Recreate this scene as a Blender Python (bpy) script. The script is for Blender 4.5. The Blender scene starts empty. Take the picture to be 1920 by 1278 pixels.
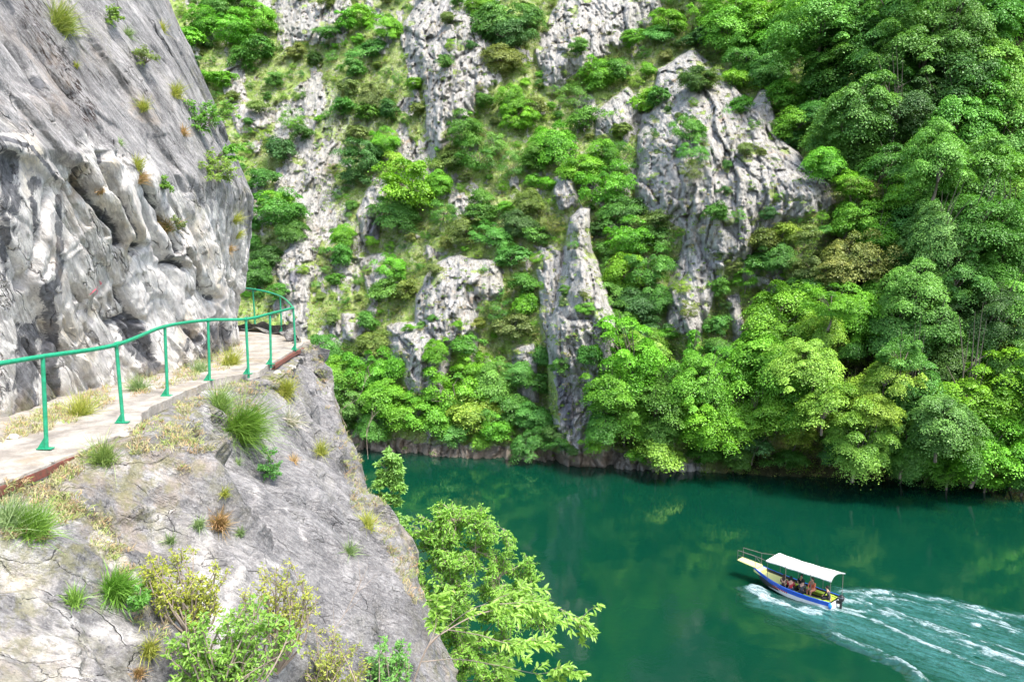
import bpy, math, random
import numpy as np
from mathutils import Vector, Matrix
from mathutils.bvhtree import BVHTree

random.seed(7)
rng = np.random.default_rng(11)
scene = bpy.context.scene
COL = scene.collection

# ------------------------------------------------------------------ camera
FPX = 1493.0
TH = math.radians(6.0)
CT, ST = math.cos(TH), math.sin(TH)
WATER = -22.5
cam_d = bpy.data.cameras.new('camera')
cam = bpy.data.objects.new('camera', cam_d)
COL.objects.link(cam)
cam.rotation_euler = (math.radians(90) - TH, 0, 0)
cam_d.sensor_width = 36.0
cam_d.lens = FPX / 1920.0 * 36.0
cam_d.clip_start = 0.1
cam_d.clip_end = 3000
scene.camera = cam

def ray(px, py):
    u = (px - 960.0) / FPX
    v = (639.0 - py) / FPX
    return u, CT + v * ST, -ST + v * CT

def at(px, py, Y):
    x, y, z = ray(px, py)
    return np.array([x / y * Y, Y, z / y * Y])

def at_z(px, py, z0):
    x, y, z = ray(px, py)
    k = z0 / z
    return np.array([x * k, y * k, z0])

def proj(P):
    X, Y, Z = P[..., 0], P[..., 1], P[..., 2]
    d = Y * CT - Z * ST
    d = np.where(d < 0.05, 0.05, d)
    return 960 + FPX * X / d, 639 - FPX * (Y * ST + Z * CT) / d

# ------------------------------------------------------------------ noise
def _h(ix, iy, iz, s):
    M = 0xffffffff
    def mx(h):
        h = ((h ^ (h >> 16)) * 0x45d9f3b) & M
        return h ^ (h >> 15)
    h = mx((ix.astype(np.int64) * 73856093 + s * 7919 + 12345) & M)
    h = mx((h + iy.astype(np.int64) * 19349663) & M)
    h = mx((h + iz.astype(np.int64) * 83492791) & M)
    h = ((h * 0x2c1b3c6d) & M); h = h ^ (h >> 13)
    return (h & 0xffffff) / float(0xffffff)

def vn(P, s=0):
    f = np.floor(P); t = P - f
    i = f.astype(np.int64)
    t = t * t * t * (t * (t * 6 - 15) + 10)
    x, y, z = i[..., 0], i[..., 1], i[..., 2]
    a, b, c = t[..., 0], t[..., 1], t[..., 2]
    def L(p, q, k): return p + (q - p) * k
    r0 = L(L(_h(x, y, z, s), _h(x+1, y, z, s), a), L(_h(x, y+1, z, s), _h(x+1, y+1, z, s), a), b)
    r1 = L(L(_h(x, y, z+1, s), _h(x+1, y, z+1, s), a), L(_h(x, y+1, z+1, s), _h(x+1, y+1, z+1, s), a), b)
    return L(r0, r1, c) * 2 - 1

def fbm(P, o=4, s=0, g=0.5, ridge=False):
    r = np.zeros(P.shape[:-1]); amp = 1.0; tot = 0
    Q = P.copy()
    for k in range(o):
        n = vn(Q, s + k * 17)
        if ridge: n = 1 - 2 * np.abs(n)
        r += n * amp; tot += amp
        amp *= g; Q = Q * 2.03 + 11.3
    return r / tot

def blocks(P, s=0, tilt=0.6):
    """faceted cells: every cell is a flat block with its own height and tilt; second value is the gap to the next cell"""
    f = np.floor(P).astype(np.int64)
    best = np.full(P.shape[:-1], 1e9); second = best.copy()
    val = np.zeros(P.shape[:-1])
    for dx in (-1, 0, 1):
        for dy in (-1, 0, 1):
            for dz in (-1, 0, 1):
                cx, cy, cz = f[..., 0] + dx, f[..., 1] + dy, f[..., 2] + dz
                ox = P[..., 0] - (cx + _h(cx, cy, cz, s + 1)); oy = P[..., 1] - (cy + _h(cx, cy, cz, s + 2)); oz = P[..., 2] - (cz + _h(cx, cy, cz, s + 3))
                d = ox * ox + oy * oy + oz * oz
                v = (_h(cx, cy, cz, s + 4) - .5) + tilt * (ox * (_h(cx, cy, cz, s + 5) * 2 - 1) + oy * (_h(cx, cy, cz, s + 6) * 2 - 1) + oz * (_h(cx, cy, cz, s + 7) * 2 - 1))
                m = d < best
                second = np.where(m, best, np.minimum(second, d))
                val = np.where(m, v, val)
                best = np.where(m, d, best)
    return val, np.sqrt(second) - np.sqrt(best)

def sst(a, b, x):
    t = np.clip((x - a) / (b - a), 0, 1)
    return t * t * (3 - 2 * t)

def catmull(pts, n):
    """smooth curve through rows of pts (k x d), n samples by index"""
    p = np.asarray(pts, float); k = len(p)
    t = np.linspace(0, k - 1, n); i = np.minimum(t.astype(int), k - 2); f = (t - i)[:, None]
    p0 = p[np.maximum(i - 1, 0)]; p1 = p[i]; p2 = p[i + 1]; p3 = p[np.minimum(i + 2, k - 1)]
    return 0.5 * ((2 * p1) + (-p0 + p2) * f + (2 * p0 - 5 * p1 + 4 * p2 - p3) * f**2 + (-p0 + 3 * p1 - 3 * p2 + p3) * f**3)

def interp_rows(p, t):
    """p: (..., k, d) ; linear-smooth sample at t in [0,k-1]"""
    k = p.shape[-2]
    i = np.minimum(t.astype(int), k - 2); f = (t - i)
    return p[..., i, :] * (1 - f)[:, None] + p[..., i + 1, :] * f[:, None]

def seg_dist(X, Y, pts):
    """distance to polyline and param of nearest spot (0..1)"""
    best = np.full(X.shape, 1e9); par = np.zeros(X.shape)
    n = len(pts) - 1
    for k in range(n):
        ax, ay = pts[k][:2]; bx, by = pts[k + 1][:2]
        dx, dy = bx - ax, by - ay
        t = np.clip(((X - ax) * dx + (Y - ay) * dy) / (dx * dx + dy * dy + 1e-12), 0, 1)
        d = np.hypot(X - ax - t * dx, Y - ay - t * dy)
        m = d < best
        best = np.where(m, d, best); par = np.where(m, (k + t) / n, par)
    return best, par

def poly_sd(X, Y, pts):
    """signed distance, positive inside"""
    ins = np.zeros(X.shape, bool); n = len(pts)
    for k in range(n):
        x1, y1 = pts[k]; x2, y2 = pts[(k + 1) % n]
        if y1 == y2: continue
        c = ((y1 > Y) != (y2 > Y)) & (X < (x2 - x1) * (Y - y1) / (y2 - y1) + x1)
        ins ^= c
    d, _ = seg_dist(X, Y, list(pts) + [pts[0]])
    return np.where(ins, d, -d)

# ------------------------------------------------------------------ mesh helpers
def mesh_from(name, V, F, mats=(), smooth=False, attrs=None, mi=None):
    me = bpy.data.meshes.new(name)
    V = np.asarray(V, np.float32).reshape(-1, 3)
    if isinstance(F, np.ndarray):
        k = F.shape[1]; n = len(F)
        me.vertices.add(len(V)); me.vertices.foreach_set('co', V.ravel())
        me.loops.add(n * k); me.loops.foreach_set('vertex_index', F.astype(np.int32).ravel())
        me.polygons.add(n); me.polygons.foreach_set('loop_start', np.arange(0, n * k, k, dtype=np.int32))
        me.update(calc_edges=True)
    else:
        me.from_pydata(V.tolist(), [], F)
    if smooth: me.polygons.foreach_set('use_smooth', np.ones(len(me.polygons), bool))
    if mi is not None: me.polygons.foreach_set('material_index', np.asarray(mi, np.int32))
    for m in mats: me.materials.append(m)
    for k, a in (attrs or {}).items():
        at_ = me.attributes.new(k, 'FLOAT', 'POINT')
        at_.data.foreach_set('value', np.asarray(a, np.float32).ravel())
    me.validate()
    return me

def grid_faces(h, w):
    i = np.arange((h - 1) * (w - 1)); r = i // (w - 1); c = i % (w - 1)
    a = r * w + c
    return np.stack([a, a + 1, a + w + 1, a + w], 1)

def obj(name, me, parent=None, loc=None):
    o = bpy.data.objects.new(name, me)
    COL.objects.link(o)
    if parent: o.parent = parent
    if loc is not None: o.location = loc
    return o

def tag(o, label=None, cat=None, group=None, kind=None):
    if label: o['label'] = label
    if cat: o['category'] = cat
    if group: o['group'] = group
    if kind: o['kind'] = kind
    return o

def empty(name, loc, rz=0.0):
    o = bpy.data.objects.new(name, None); COL.objects.link(o)
    o.location = loc; o.rotation_euler = (0, 0, rz); o.empty_display_size = 0.2
    return o

class MB:
    """collects shapes into one mesh"""
    def __init__(s): s.V = []; s.F = []; s.M = []; s.n = 0
    def add(s, V, F, m=0):
        s.V += [tuple(v) for v in V]; s.F += [tuple(i + s.n for i in f) for f in F]; s.M += [m] * len(F); s.n += len(V)
    def box(s, c, d, m=0, rz=0.0):
        cx, cy, cz = c; x, y, z = d[0] / 2, d[1] / 2, d[2] / 2
        ca, sa = math.cos(rz), math.sin(rz)
        V = [(cx + a * x * ca - b * y * sa, cy + a * x * sa + b * y * ca, cz + k * z) for k in (-1, 1) for a, b in ((-1, -1), (1, -1), (1, 1), (-1, 1))]
        s.add(V, [(3, 2, 1, 0), (4, 5, 6, 7), (0, 1, 5, 4), (1, 2, 6, 5), (2, 3, 7, 6), (3, 0, 4, 7)], m)
    def tube(s, pts, r, seg=6, m=0, cap=True):
        pts = [Vector(p) for p in pts]
        n = len(pts)
        rs = r if hasattr(r, '__len__') else [r] * n
        V = []; F = []
        ref = None
        for i, p in enumerate(pts):
            d = (pts[min(i + 1, n - 1)] - pts[max(i - 1, 0)])
            if d.length < 1e-9: d = Vector((0, 0, 1))
            d.normalize()
            if ref is None:
                ref = Vector((0, 0, 1)) if abs(d.z) < .9 else Vector((1, 0, 0))
            a = d.cross(ref)
            if a.length < 1e-6: a = d.orthogonal()
            a.normalize(); b = d.cross(a); ref = b.cross(d) * 1.0
            ref = b
            ref = a.cross(d)
            for k in range(seg):
                t = 2 * math.pi * k / seg
                V.append(p + (a * math.cos(t) + b * math.sin(t)) * rs[i])
        for i in range(n - 1):
            for k in range(seg):
                k2 = (k + 1) % seg
                F.append((i * seg + k, i * seg + k2, (i + 1) * seg + k2, (i + 1) * seg + k))
        if cap:
            F.append(tuple(range(seg))); F.append(tuple((n - 1) * seg + k for k in reversed(range(seg))))
        s.add(V, F, m)
    def ball(s, c, r, m=0, nu=10, nv=7, bump=0.0):
        rx, ry, rz = r if hasattr(r, '__len__') else (r, r, r)
        V = []; F = []
        for j in range(nv + 1):
            a = math.pi * j / nv
            for i in range(nu):
                b = 2 * math.pi * i / nu
                k = 1 + bump * (random.random() - .5)
                V.append((c[0] + rx * k * math.sin(a) * math.cos(b), c[1] + ry * k * math.sin(a) * math.sin(b), c[2] + rz * k * math.cos(a)))
        for j in range(nv):
            for i in range(nu):
                i2 = (i + 1) % nu
                F.append((j * nu + i, (j + 1) * nu + i, (j + 1) * nu + i2, j * nu + i2))
        s.add(V, F, m)
    def build(s, name, mats, parent=None, smooth=False, loc=None):
        if not isinstance(mats, (list, tuple)): mats = [mats]
        me = mesh_from(name, np.array([tuple(v) for v in s.V], float), s.F, mats, smooth, mi=s.M)
        return obj(name, me, parent, loc)

def flat(V, F, name, mats, parent=None, smooth=False):
    return obj(name, mesh_from(name, V, F, mats, smooth), parent)

# ------------------------------------------------------------------ materials
class NT:
    def __init__(s, name):
        s.m = bpy.data.materials.new(name); s.m.use_nodes = True
        s.t = s.m.node_tree; s.t.nodes.clear()
        s.out = s.t.nodes.new('ShaderNodeOutputMaterial')
    def n(s, typ, **kw):
        nd = s.t.nodes.new('ShaderNode' + typ)
        for k, v in kw.items(): setattr(nd, k, v)
        return nd
    def l(s, a, b): s.t.links.new(a, b)
    def put(s, sock, v):
        if hasattr(v, 'is_output') or isinstance(v, bpy.types.NodeSocket): s.l(v, sock)
        elif isinstance(v, (tuple, list)) and len(v) == 3 and sock.type == 'RGBA': sock.default_value = (*v, 1)
        else: sock.default_value = v
    def pos(s, sc=(1, 1, 1), rot=(0, 0, 0), obj_=False):
        g = s.n('TexCoord').outputs['Object'] if obj_ else s.n('NewGeometry').outputs['Position']
        if any(rot):
            m0 = s.n('Mapping'); s.l(g, m0.inputs[0]); m0.inputs['Rotation'].default_value = rot; g = m0.outputs[0]
        mp = s.n('Mapping'); s.l(g, mp.inputs[0]); mp.inputs['Scale'].default_value = sc
        return mp.outputs[0]
    def noise(s, vec, scale, detail=4, rough=.55, dist=0.0):
        nd = s.n('TexNoise'); s.l(vec, nd.inputs['Vector']); nd.inputs['Scale'].default_value = scale
        nd.inputs['Detail'].default_value = detail; nd.inputs['Roughness'].default_value = rough; nd.inputs['Distortion'].default_value = dist
        return nd.outputs['Fac']
    def vor(s, vec, scale, feat='F1', out='Distance'):
        nd = s.n('TexVoronoi', feature=feat); s.l(vec, nd.inputs['Vector']); nd.inputs['Scale'].default_value = scale
        return nd.outputs[out]
    def facet(s, vec, scale, rnd=1.0):
        """height of randomly tilted flat cells: crisp broken rock faces"""
        nd = s.n('TexVoronoi', feature='F1'); s.l(vec, nd.inputs['Vector']); nd.inputs['Scale'].default_value = scale; nd.inputs['Randomness'].default_value = rnd
        d = s.n('VectorMath', operation='SUBTRACT'); s.l(vec, d.inputs[0]); s.l(nd.outputs['Position'], d.inputs[1])
        c = s.n('VectorMath', operation='SUBTRACT'); s.l(nd.outputs['Color'], c.inputs[0]); c.inputs[1].default_value = (.5, .5, .5)
        q = s.n('VectorMath', operation='DOT_PRODUCT'); s.l(d.outputs[0], q.inputs[0]); s.l(c.outputs[0], q.inputs[1])
        return q.outputs['Value'], nd.outputs['Color']
    def ramp(s, fac, a, b, lo=0.0, hi=1.0):
        nd = s.n('MapRange'); nd.interpolation_type = 'SMOOTHSTEP'
        s.put(nd.inputs[0], fac); nd.inputs[1].default_value = a; nd.inputs[2].default_value = b; nd.inputs[3].default_value = lo; nd.inputs[4].default_value = hi
        return nd.outputs[0]
    def mix(s, fac, a, b, mode='MIX'):
        nd = s.n('Mix', data_type='RGBA', blend_type=mode)
        s.put(nd.inputs[0], fac); s.put(nd.inputs[6], a); s.put(nd.inputs[7], b)
        return nd.outputs[2]
    def math(s, op, a, b=0.0, c=0.0):
        nd = s.n('Math', operation=op); s.put(nd.inputs[0], a); s.put(nd.inputs[1], b); s.put(nd.inputs[2], c)
        return nd.outputs[0]
    def attr(s, name, out='Fac'):
        nd = s.n('Attribute'); nd.attribute_name = name
        return nd.outputs[out]
    def bump(s, h, dist, strength=1.0, normal=None):
        nd = s.n('Bump'); s.put(nd.inputs['Height'], h); nd.inputs['Distance'].default_value = dist; nd.inputs['Strength'].default_value = strength
        if normal is not None: s.l(normal, nd.inputs['Normal'])
        return nd.outputs[0]
    def bsdf(s, col, rough=.7, nor=None, **kw):
        b = s.n('BsdfPrincipled'); s.put(b.inputs['Base Color'], col); s.put(b.inputs['Roughness'], rough)
        if nor is not None: s.l(nor, b.inputs['Normal'])
        for k, v in kw.items(): s.put(b.inputs[k.replace('_', ' ')], v)
        s.l(b.outputs[0], s.out.inputs[0])
        return b

def paint(name, col, rough=.5, wear=0.15, metal=0.0, scale=20, spec=.5):
    t = NT(name); p = t.pos(obj_=True)
    n = t.noise(p, scale, 5)
    c = t.mix(t.ramp(n, .35, .7), col, tuple(x * (1 - wear) + .04 * wear for x in col))
    t.bsdf(c, rough, t.bump(n, .004, .4), Metallic=metal, Specular_IOR_Level=spec)
    return t.m

def leaf_mat(name, trans=.22, hue=(1, 1, 1), gloss=.03):
    t = NT(name)
    oc = t.n('ObjectInfo').outputs['Color']
    v = t.attr('v')
    dark = t.mix(1.0, oc, (.50, .58, .46), 'MULTIPLY'); light = t.mix(1.0, oc, (1.55, 1.32, 1.6), 'MULTIPLY')
    c = t.mix(v, dark, light)
    d = t.n('BsdfDiffuse'); t.l(c, d.inputs[0])
    tr = t.n('BsdfTranslucent'); c2 = t.mix(1.0, c, (1.15, 1.2, .55), 'MULTIPLY'); t.l(c2, tr.inputs[0])
    m = t.n('MixShader'); m.inputs[0].default_value = trans; t.l(d.outputs[0], m.inputs[1]); t.l(tr.outputs[0], m.inputs[2])
    g = t.n('BsdfGlossy'); g.inputs['Roughness'].default_value = .45; g.inputs[0].default_value = (.8, .9, .8, 1)
    m2 = t.n('MixShader'); m2.inputs[0].default_value = gloss; t.l(m.outputs[0], m2.inputs[1]); t.l(g.outputs[0], m2.inputs[2])
    t.l(m2.outputs[0], t.out.inputs[0])
    return t.m
LEAF = leaf_mat('leaves'); NLEAF = leaf_mat('near_leaves', .42, gloss=.03)
GRASS = leaf_mat('grass_blades', .3, gloss=.04)

t = NT('bark'); p = t.pos((1, 1, .3)); n = t.noise(p, 9, 5)
t.bsdf(t.mix(n, (.10, .08, .06), (.26, .22, .18)), .9, t.bump(n, .02)); BARK = t.m
t = NT('twig_bark'); p = t.pos(); n = t.noise(p, 30, 3)
t.bsdf(t.mix(n, (.17, .13, .10), (.32, .27, .22)), .85); TWIG = t.m
# ------------------------------------------------------------------ near rock material
def near_rock_mat(name='limestone_cliff', FD=1.0, CR=.38, TN=(1, 1, 1)):
    t = NT(name); t.FD = FD
    # strata run steeply down to the right along the wall
    p = t.pos((1, 1, 1)); RX = (math.radians(50), 0, 0); ps = t.pos((.8, .4, .9), RX); pf = t.pos((1.2, .45, 3.0), RX)
    big = t.noise(p, .55, 4, .6); med = t.noise(ps, 2.2, 6, .62); fine = t.noise(pf, 9, 8, .7); grain = t.noise(p, 38, 5, .7)
    base = t.mix(t.ramp(med, .3, .72), (.215, .212, .21), (.49, .48, .465))
    base = t.mix(t.ramp(fine, .36, .66, 0, 1), t.mix(1.0, base, (.50, .50, .52), 'MULTIPLY'), base)
    base = t.mix(t.ramp(grain, .45, .75, 0, .55), base, (.62, .61, .60))
    white = t.attr('white'); wn = t.math('ADD', white, t.math('MULTIPLY', t.math('SUBTRACT', t.noise(p, 1.7, 7, .65, .6), .5), 1.3))
    wc = t.mix(t.ramp(t.noise(p, 1.1, 3), .54, .74), (.80, .78, .735), (.74, .65, .49))
    wc = t.mix(t.ramp(t.noise(ps, 5, 7, .7), .36, .56, .6, 0), wc, (.33, .31, .30)); wc = t.mix(t.ramp(fine, .40, .60, .6, 0), wc, (.40, .385, .375)); wc = t.mix(t.ramp(t.noise(p, 6, 5, .7), .58, .66, 0, .5), wc, (.24, .235, .25))
    base = t.mix(t.ramp(wn, .24, .48), base, wc)
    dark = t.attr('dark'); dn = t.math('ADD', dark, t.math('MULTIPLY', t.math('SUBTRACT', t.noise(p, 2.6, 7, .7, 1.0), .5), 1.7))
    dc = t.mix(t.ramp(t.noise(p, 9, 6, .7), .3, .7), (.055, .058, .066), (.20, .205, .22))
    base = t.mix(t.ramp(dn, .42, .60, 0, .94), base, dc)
    sp = t.attr('speck'); sn = t.math('MULTIPLY', sp, t.ramp(t.noise(pf, 15, 6, .7), .48, .60))
    base = t.mix(sn, base, (.05, .035, .03))
    # ochre iron stain and soil
    och = t.math('MULTIPLY', t.attr('ochre'), t.ramp(t.noise(p, 3, 6, .7), .42, .60))
    base = t.mix(och, base, t.mix(t.noise(p, 12, 4), (.33, .24, .17), (.52, .43, .32)))
    moss = t.math('MULTIPLY', t.attr('moss'), t.ramp(t.noise(p, 4.2, 7, .72), .46, .60))
    base = t.mix(moss, base, t.mix(t.noise(p, 25, 4), (.13, .15, .045), (.36, .33, .16)))
    # dark lichen dots and weathered cracks
    vd = t.vor(t.pos((1, .7, 1.6), RX), 16); lic = t.math('MULTIPLY', t.ramp(vd, .10, .26, 1, 0), t.ramp(t.noise(p, 2.3, 3), .52, .66))
    base = t.mix(t.math('MULTIPLY', lic, .75), base, (.09, .09, .095))
    wv = t.n('TexVoronoi', feature='DISTANCE_TO_EDGE'); wpn = t.n('VectorMath', operation='ADD')
    nn = t.n('TexNoise'); t.l(ps, nn.inputs['Vector']); nn.inputs['Scale'].default_value = 3; nn.inputs['Detail'].default_value = 5
    t.l(pf, wpn.inputs[0]); t.l(nn.outputs['Color'], wpn.inputs[1]); t.l(wpn.outputs[0], wv.inputs['Vector']); wv.inputs['Scale'].default_value = 1.1
    crack = t.math('MULTIPLY', t.ramp(wv.outputs['Distance'], .0, .028, 1, 0), t.ramp(t.noise(p, 1.6, 3), .46, .56))
    base = t.mix(t.math('MULTIPLY', crack, CR), base, (.07, .065, .06))
    base = t.mix(1.0, base, TN, 'MULTIPLY')
    hgt = t.math('ADD', t.math('MULTIPLY', fine, .8), t.math('ADD', t.math('MULTIPLY', grain, .25), t.math('MULTIPLY', crack, -3.0 * CR)))
    b1 = t.bump(hgt, .07, 1.0); f1, fc1 = t.facet(t.pos((1.0, .35, 1.25), RX), .95); f2, fc2 = t.facet(t.pos((1.0, .5, 1.4), RX), 3.1)
    b1 = t.bump(t.math('ADD', t.math('MULTIPLY', f1, .9), t.math('MULTIPLY', f2, .55)), t.FD, 1.0, b1)
    b2 = t.bump(t.noise(ps, 4.5, 6, .65), .10, .5, b1)
    base = t.mix(t.math('MULTIPLY', t.ramp(fc2, .1, .9, 0, 1), .28), base, t.mix(1.0, base, (.62, .62, .64), 'MULTIPLY'))
    t.bsdf(base, .88, b2, Specular_IOR_Level=.25)
    return t.m
ROCK = near_rock_mat(); ROCK2 = near_rock_mat('limestone_slope', .6, .16, (.82, .82, .825))

def smooth2(a, k=9):
    for _ in range(2):
        for ax in (0, 1):
            c = np.cumsum(np.concatenate([np.repeat(np.take(a, [0], ax), k, ax), a, np.repeat(np.take(a, [-1], ax), k, ax)], ax), ax)
            n = a.shape[ax]
            a = (np.take(c, np.arange(2 * k - 1, 2 * k - 1 + n), ax) - np.take(c, np.arange(0, n), ax)) / (2 * k - 1)
    return a
# ------------------------------------------------------------------ upper cliff wall
NU, NH = 860, 620
plan = catmull([(-7.2, -2), (-7.1, 2), (-7.0, 6), (-6.85, 9), (-6.75, 11.5), (-6.6, 13.5), (-6.2, 15.5), (-6.25, 17.5), (-6.72, 19.6), (-7.5, 21.2), (-9.5, 22.8), (-13, 24.5), (-18, 26)], 4000)
sl = np.concatenate([[0], np.cumsum(np.hypot(*np.diff(plan, axis=0).T))])
want = np.concatenate([np.linspace(0, 9, 60)[:-1], np.linspace(9, 25.5, NU - 100), np.linspace(25.5, sl[-1], 41)])
want = want[:NU]
wx = np.interp(want, sl, plan[:, 0]); wy = np.interp(want, sl, plan[:, 1]); NU = len(want)
tx = np.gradient(wx); ty = np.gradient(wy); ln = np.hypot(tx, ty); nx, ny = ty / ln, -tx / ln
hh = np.linspace(-0.6, 12.5, NH)
ln2 = np.interp(hh, [-.6, 0, 1.2, 2.6, 3.6, 6, 9, 12.5], [-.1, -.05, .0, .28, .42, -.45, -1.75, -3.4])
HH, SS = np.meshgrid(hh, want, indexing='ij')
ZP = -2.15
W = np.stack([wx[None, :] + nx[None, :] * ln2[:, None], wy[None, :] + ny[None, :] * ln2[:, None], HH + ZP], -1)
Q = np.stack([SS, HH, np.zeros_like(SS)], -1)
def rot(Q, a, sx, sy, z=0.0):
    c, s = math.cos(a), math.sin(a)
    return np.stack([(Q[..., 0] * c + Q[..., 1] * s) * sx, (-Q[..., 0] * s + Q[..., 1] * c) * sy, np.zeros_like(Q[..., 0]) + z], -1)
# strata axis: in (s,h) they fall away from the viewer: down with rising s
A = math.radians(-48)
warp = Q + 0.16 * np.stack([fbm(Q * .6, 3, 3), fbm(Q * .6 + 7, 3, 5), np.zeros_like(SS)], -1)
px_, py_ = proj(W)
b1, g1 = blocks(rot(warp, A, .22, 1.0), 10, .8)
b2, g2 = blocks(rot(warp, A, 1.0, 2.2, 3.0), 20, .6)
b3, g3 = blocks(rot(warp, A, 2.8, 5.0, 9.0), 30, .5)
lowf = sst(5.2, 1.6, HH + .12 * (SS - 18))          # broken blocky lower part of the wall, smooth slabs above
r1 = fbm(rot(warp, A, .18, 2.4), 5, 40, .55)
disp = .15 * fbm(Q * .35, 3, 50) + (.09 + .03 * lowf) * b1 + (.035 + .05 * lowf) * b2 + (.012 + .022 * lowf) * b3 + (.08 - .04 * lowf) * r1 - lowf * (.05 * np.exp(-(g1 / .04) ** 2) + .03 * np.exp(-(g2 / .05) ** 2))
disp += .03 * fbm(rot(Q, A, 2, 11), 4, 60, .6) + .022 * fbm(rot(Q, A, 2.5, 5.0), 4, 61, .65)
# deep seams
seam = fbm(rot(warp, A, .10, 1.5, 5.0), 2, 70, .5)
disp -= (.16 + .12 * lowf) * np.exp(-(seam / .05) ** 2) * sst(-.1, .25, fbm(Q * .5, 2, 71))
# named features of the face: overhanging lip at left and the slanting shelf edges (pixel lines on the face)
def along(line, w):
    d, t_ = seg_dist(px_, py_, line)
    return d, t_
d, t_ = along([(0, 272), (50, 290), (85, 325), (102, 345)], 1)
sgn = poly_sd(px_, py_, [(-300, 120), (-300, 290), (0, 285), (45, 300), (80, 335), (108, 350), (140, 320), (160, 200)])
disp += .14 * sst(-6, 8, sgn) * np.exp(-np.clip(d, 0, None) / 70)
nzw = fbm(Q * 2.0, 3, 79)
_r = random.Random(12); MORE = []
for _ in range(20):
    a_, b_ = _r.uniform(110, 450), _r.uniform(330, 650); L_ = _r.uniform(22, 75); an_ = math.radians(_r.uniform(52, 72)); c_ = L_ * math.cos(an_) * .5; s_ = L_ * math.sin(an_) * .5
    MORE.append(([(a_ - c_, b_ - s_), (a_ + c_, b_ + s_)], _r.uniform(.04, .10), _r.uniform(2.5, 4)))
slot = np.zeros_like(disp)
for line, dep, wd in tuple(MORE) + (([(180, 290), (205, 360), (235, 430), (250, 470)], .30, 9), ([(262, 345), (295, 390), (315, 430), (330, 470)], .34, 8), ([(130, 315), (165, 370), (205, 430), (215, 455)], .34, 10),
                      ([(345, 470), (370, 500), (385, 535), (400, 560)], .22, 7), ([(225, 540), (250, 590), (262, 640)], .2, 7), ([(85, 350), (75, 400), (60, 470), (40, 540)], .10, 9),
                      ([(305, 495), (330, 490), (345, 500)], .26, 10), ([(215, 600), (250, 592), (262, 600)], .26, 12), ([(355, 610), (372, 640)], .2, 9), ([(235, 455), (260, 460)], .26, 9)):
    d, t_ = seg_dist(px_, py_, line)
    slot = np.maximum(slot, dep * 1.15 * np.exp(-((d + 1.6 * np.abs(nzw)) / (2.2 + wd * .33)) ** 2) * (.55 + .9 * np.clip(nzw + .3, 0, 1))); disp -= dep * .3 * np.exp(-(d / wd) ** 2)
    (xa, ya), (xb, yb) = line[0], line[-1]
    sd_ = ((px_ - xa) * (yb - ya) - (py_ - ya) * (xb - xa)) / math.hypot(xb - xa, yb - ya) + 2.5 * nzw
    disp += dep * .5 * sst(-1.5, 1.5, sd_) * np.exp(-np.clip(sd_, 0, None) / 28) * np.exp(-(np.maximum(d - np.abs(sd_), 0) / 8) ** 2)
    d2, _ = seg_dist(px_, py_, [(a + wd * 1.9, b - wd * .8) for a, b in line])
disp = .15 * disp + .85 * smooth2(disp, 2) - slot
nrm = np.stack([np.broadcast_to(nx, SS.shape), np.broadcast_to(ny, SS.shape), np.zeros_like(SS)], -1)
W = W + nrm * disp[..., None] + 0
px_, py_ = proj(W)
nz = fbm(Q * .9, 4, 80); nz2 = fbm(rot(Q, math.radians(85), .5, 2.0), 4, 81)
white = sst(0, 1, (lowf * .9 - .10 + .3 * nz))
white = np.maximum(white * .95, .8 * sst(-30, 20, poly_sd(px_, py_, [(100, 340), (180, 370), (230, 470), (260, 600), (180, 640), (120, 620), (110, 480)])))
white = np.where(py_ < 250, white * .35, white)
dark = np.zeros_like(white)
for pol, k in (([(-200, 300), (30, 300), (105, 360), (110, 470), (125, 620), (130, 700), (90, 800), (-200, 800)], .34), ([(190, 590), (265, 590), (290, 640), (320, 720), (270, 720), (240, 640)], .75), ([(330, 620), (400, 600), (450, 600), (440, 690), (380, 700)], .55), ([(300, 470), (345, 480), (340, 510), (310, 505)], .7),
               ([(-200, -50), (30, -50), (100, 180), (120, 320), (90, 330), (-200, 260)], .42)):
    dark = np.maximum(dark, k * sst(-18, 22, poly_sd(px_, py_, pol)))
dark = dark + .40 * nz2 * (dark > .05)
for line, wdt, k in (([(15, 300), (22, 380), (15, 460)], 24, .62), ([(62, 345), (72, 420), (85, 500), (98, 580), (92, 680), (100, 790)], 17, .80), ([(108, 370), (112, 470), (110, 600)], 9, .72), ([(48, 620), (52, 700), (50, 800)], 26, .72), ([(5, 400), (12, 520)], 12, .62), ([(235, 620), (262, 660), (300, 700)], 18, .66),
                     ([(-5, 255), (55, 275), (105, 335)], 5, .8), ([(395, 620), (405, 690)], 12, .6), ([(350, 640), (340, 700)], 10, .55)):
    d, _ = seg_dist(px_ + 9 * nz2, py_, line); dark = np.maximum(dark, k * np.exp(-(d / wdt) ** 4))
dark = np.maximum(dark, .75 * sst(.05, .2, slot))        # shade inside the fissures, painted into the dark tone
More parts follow.
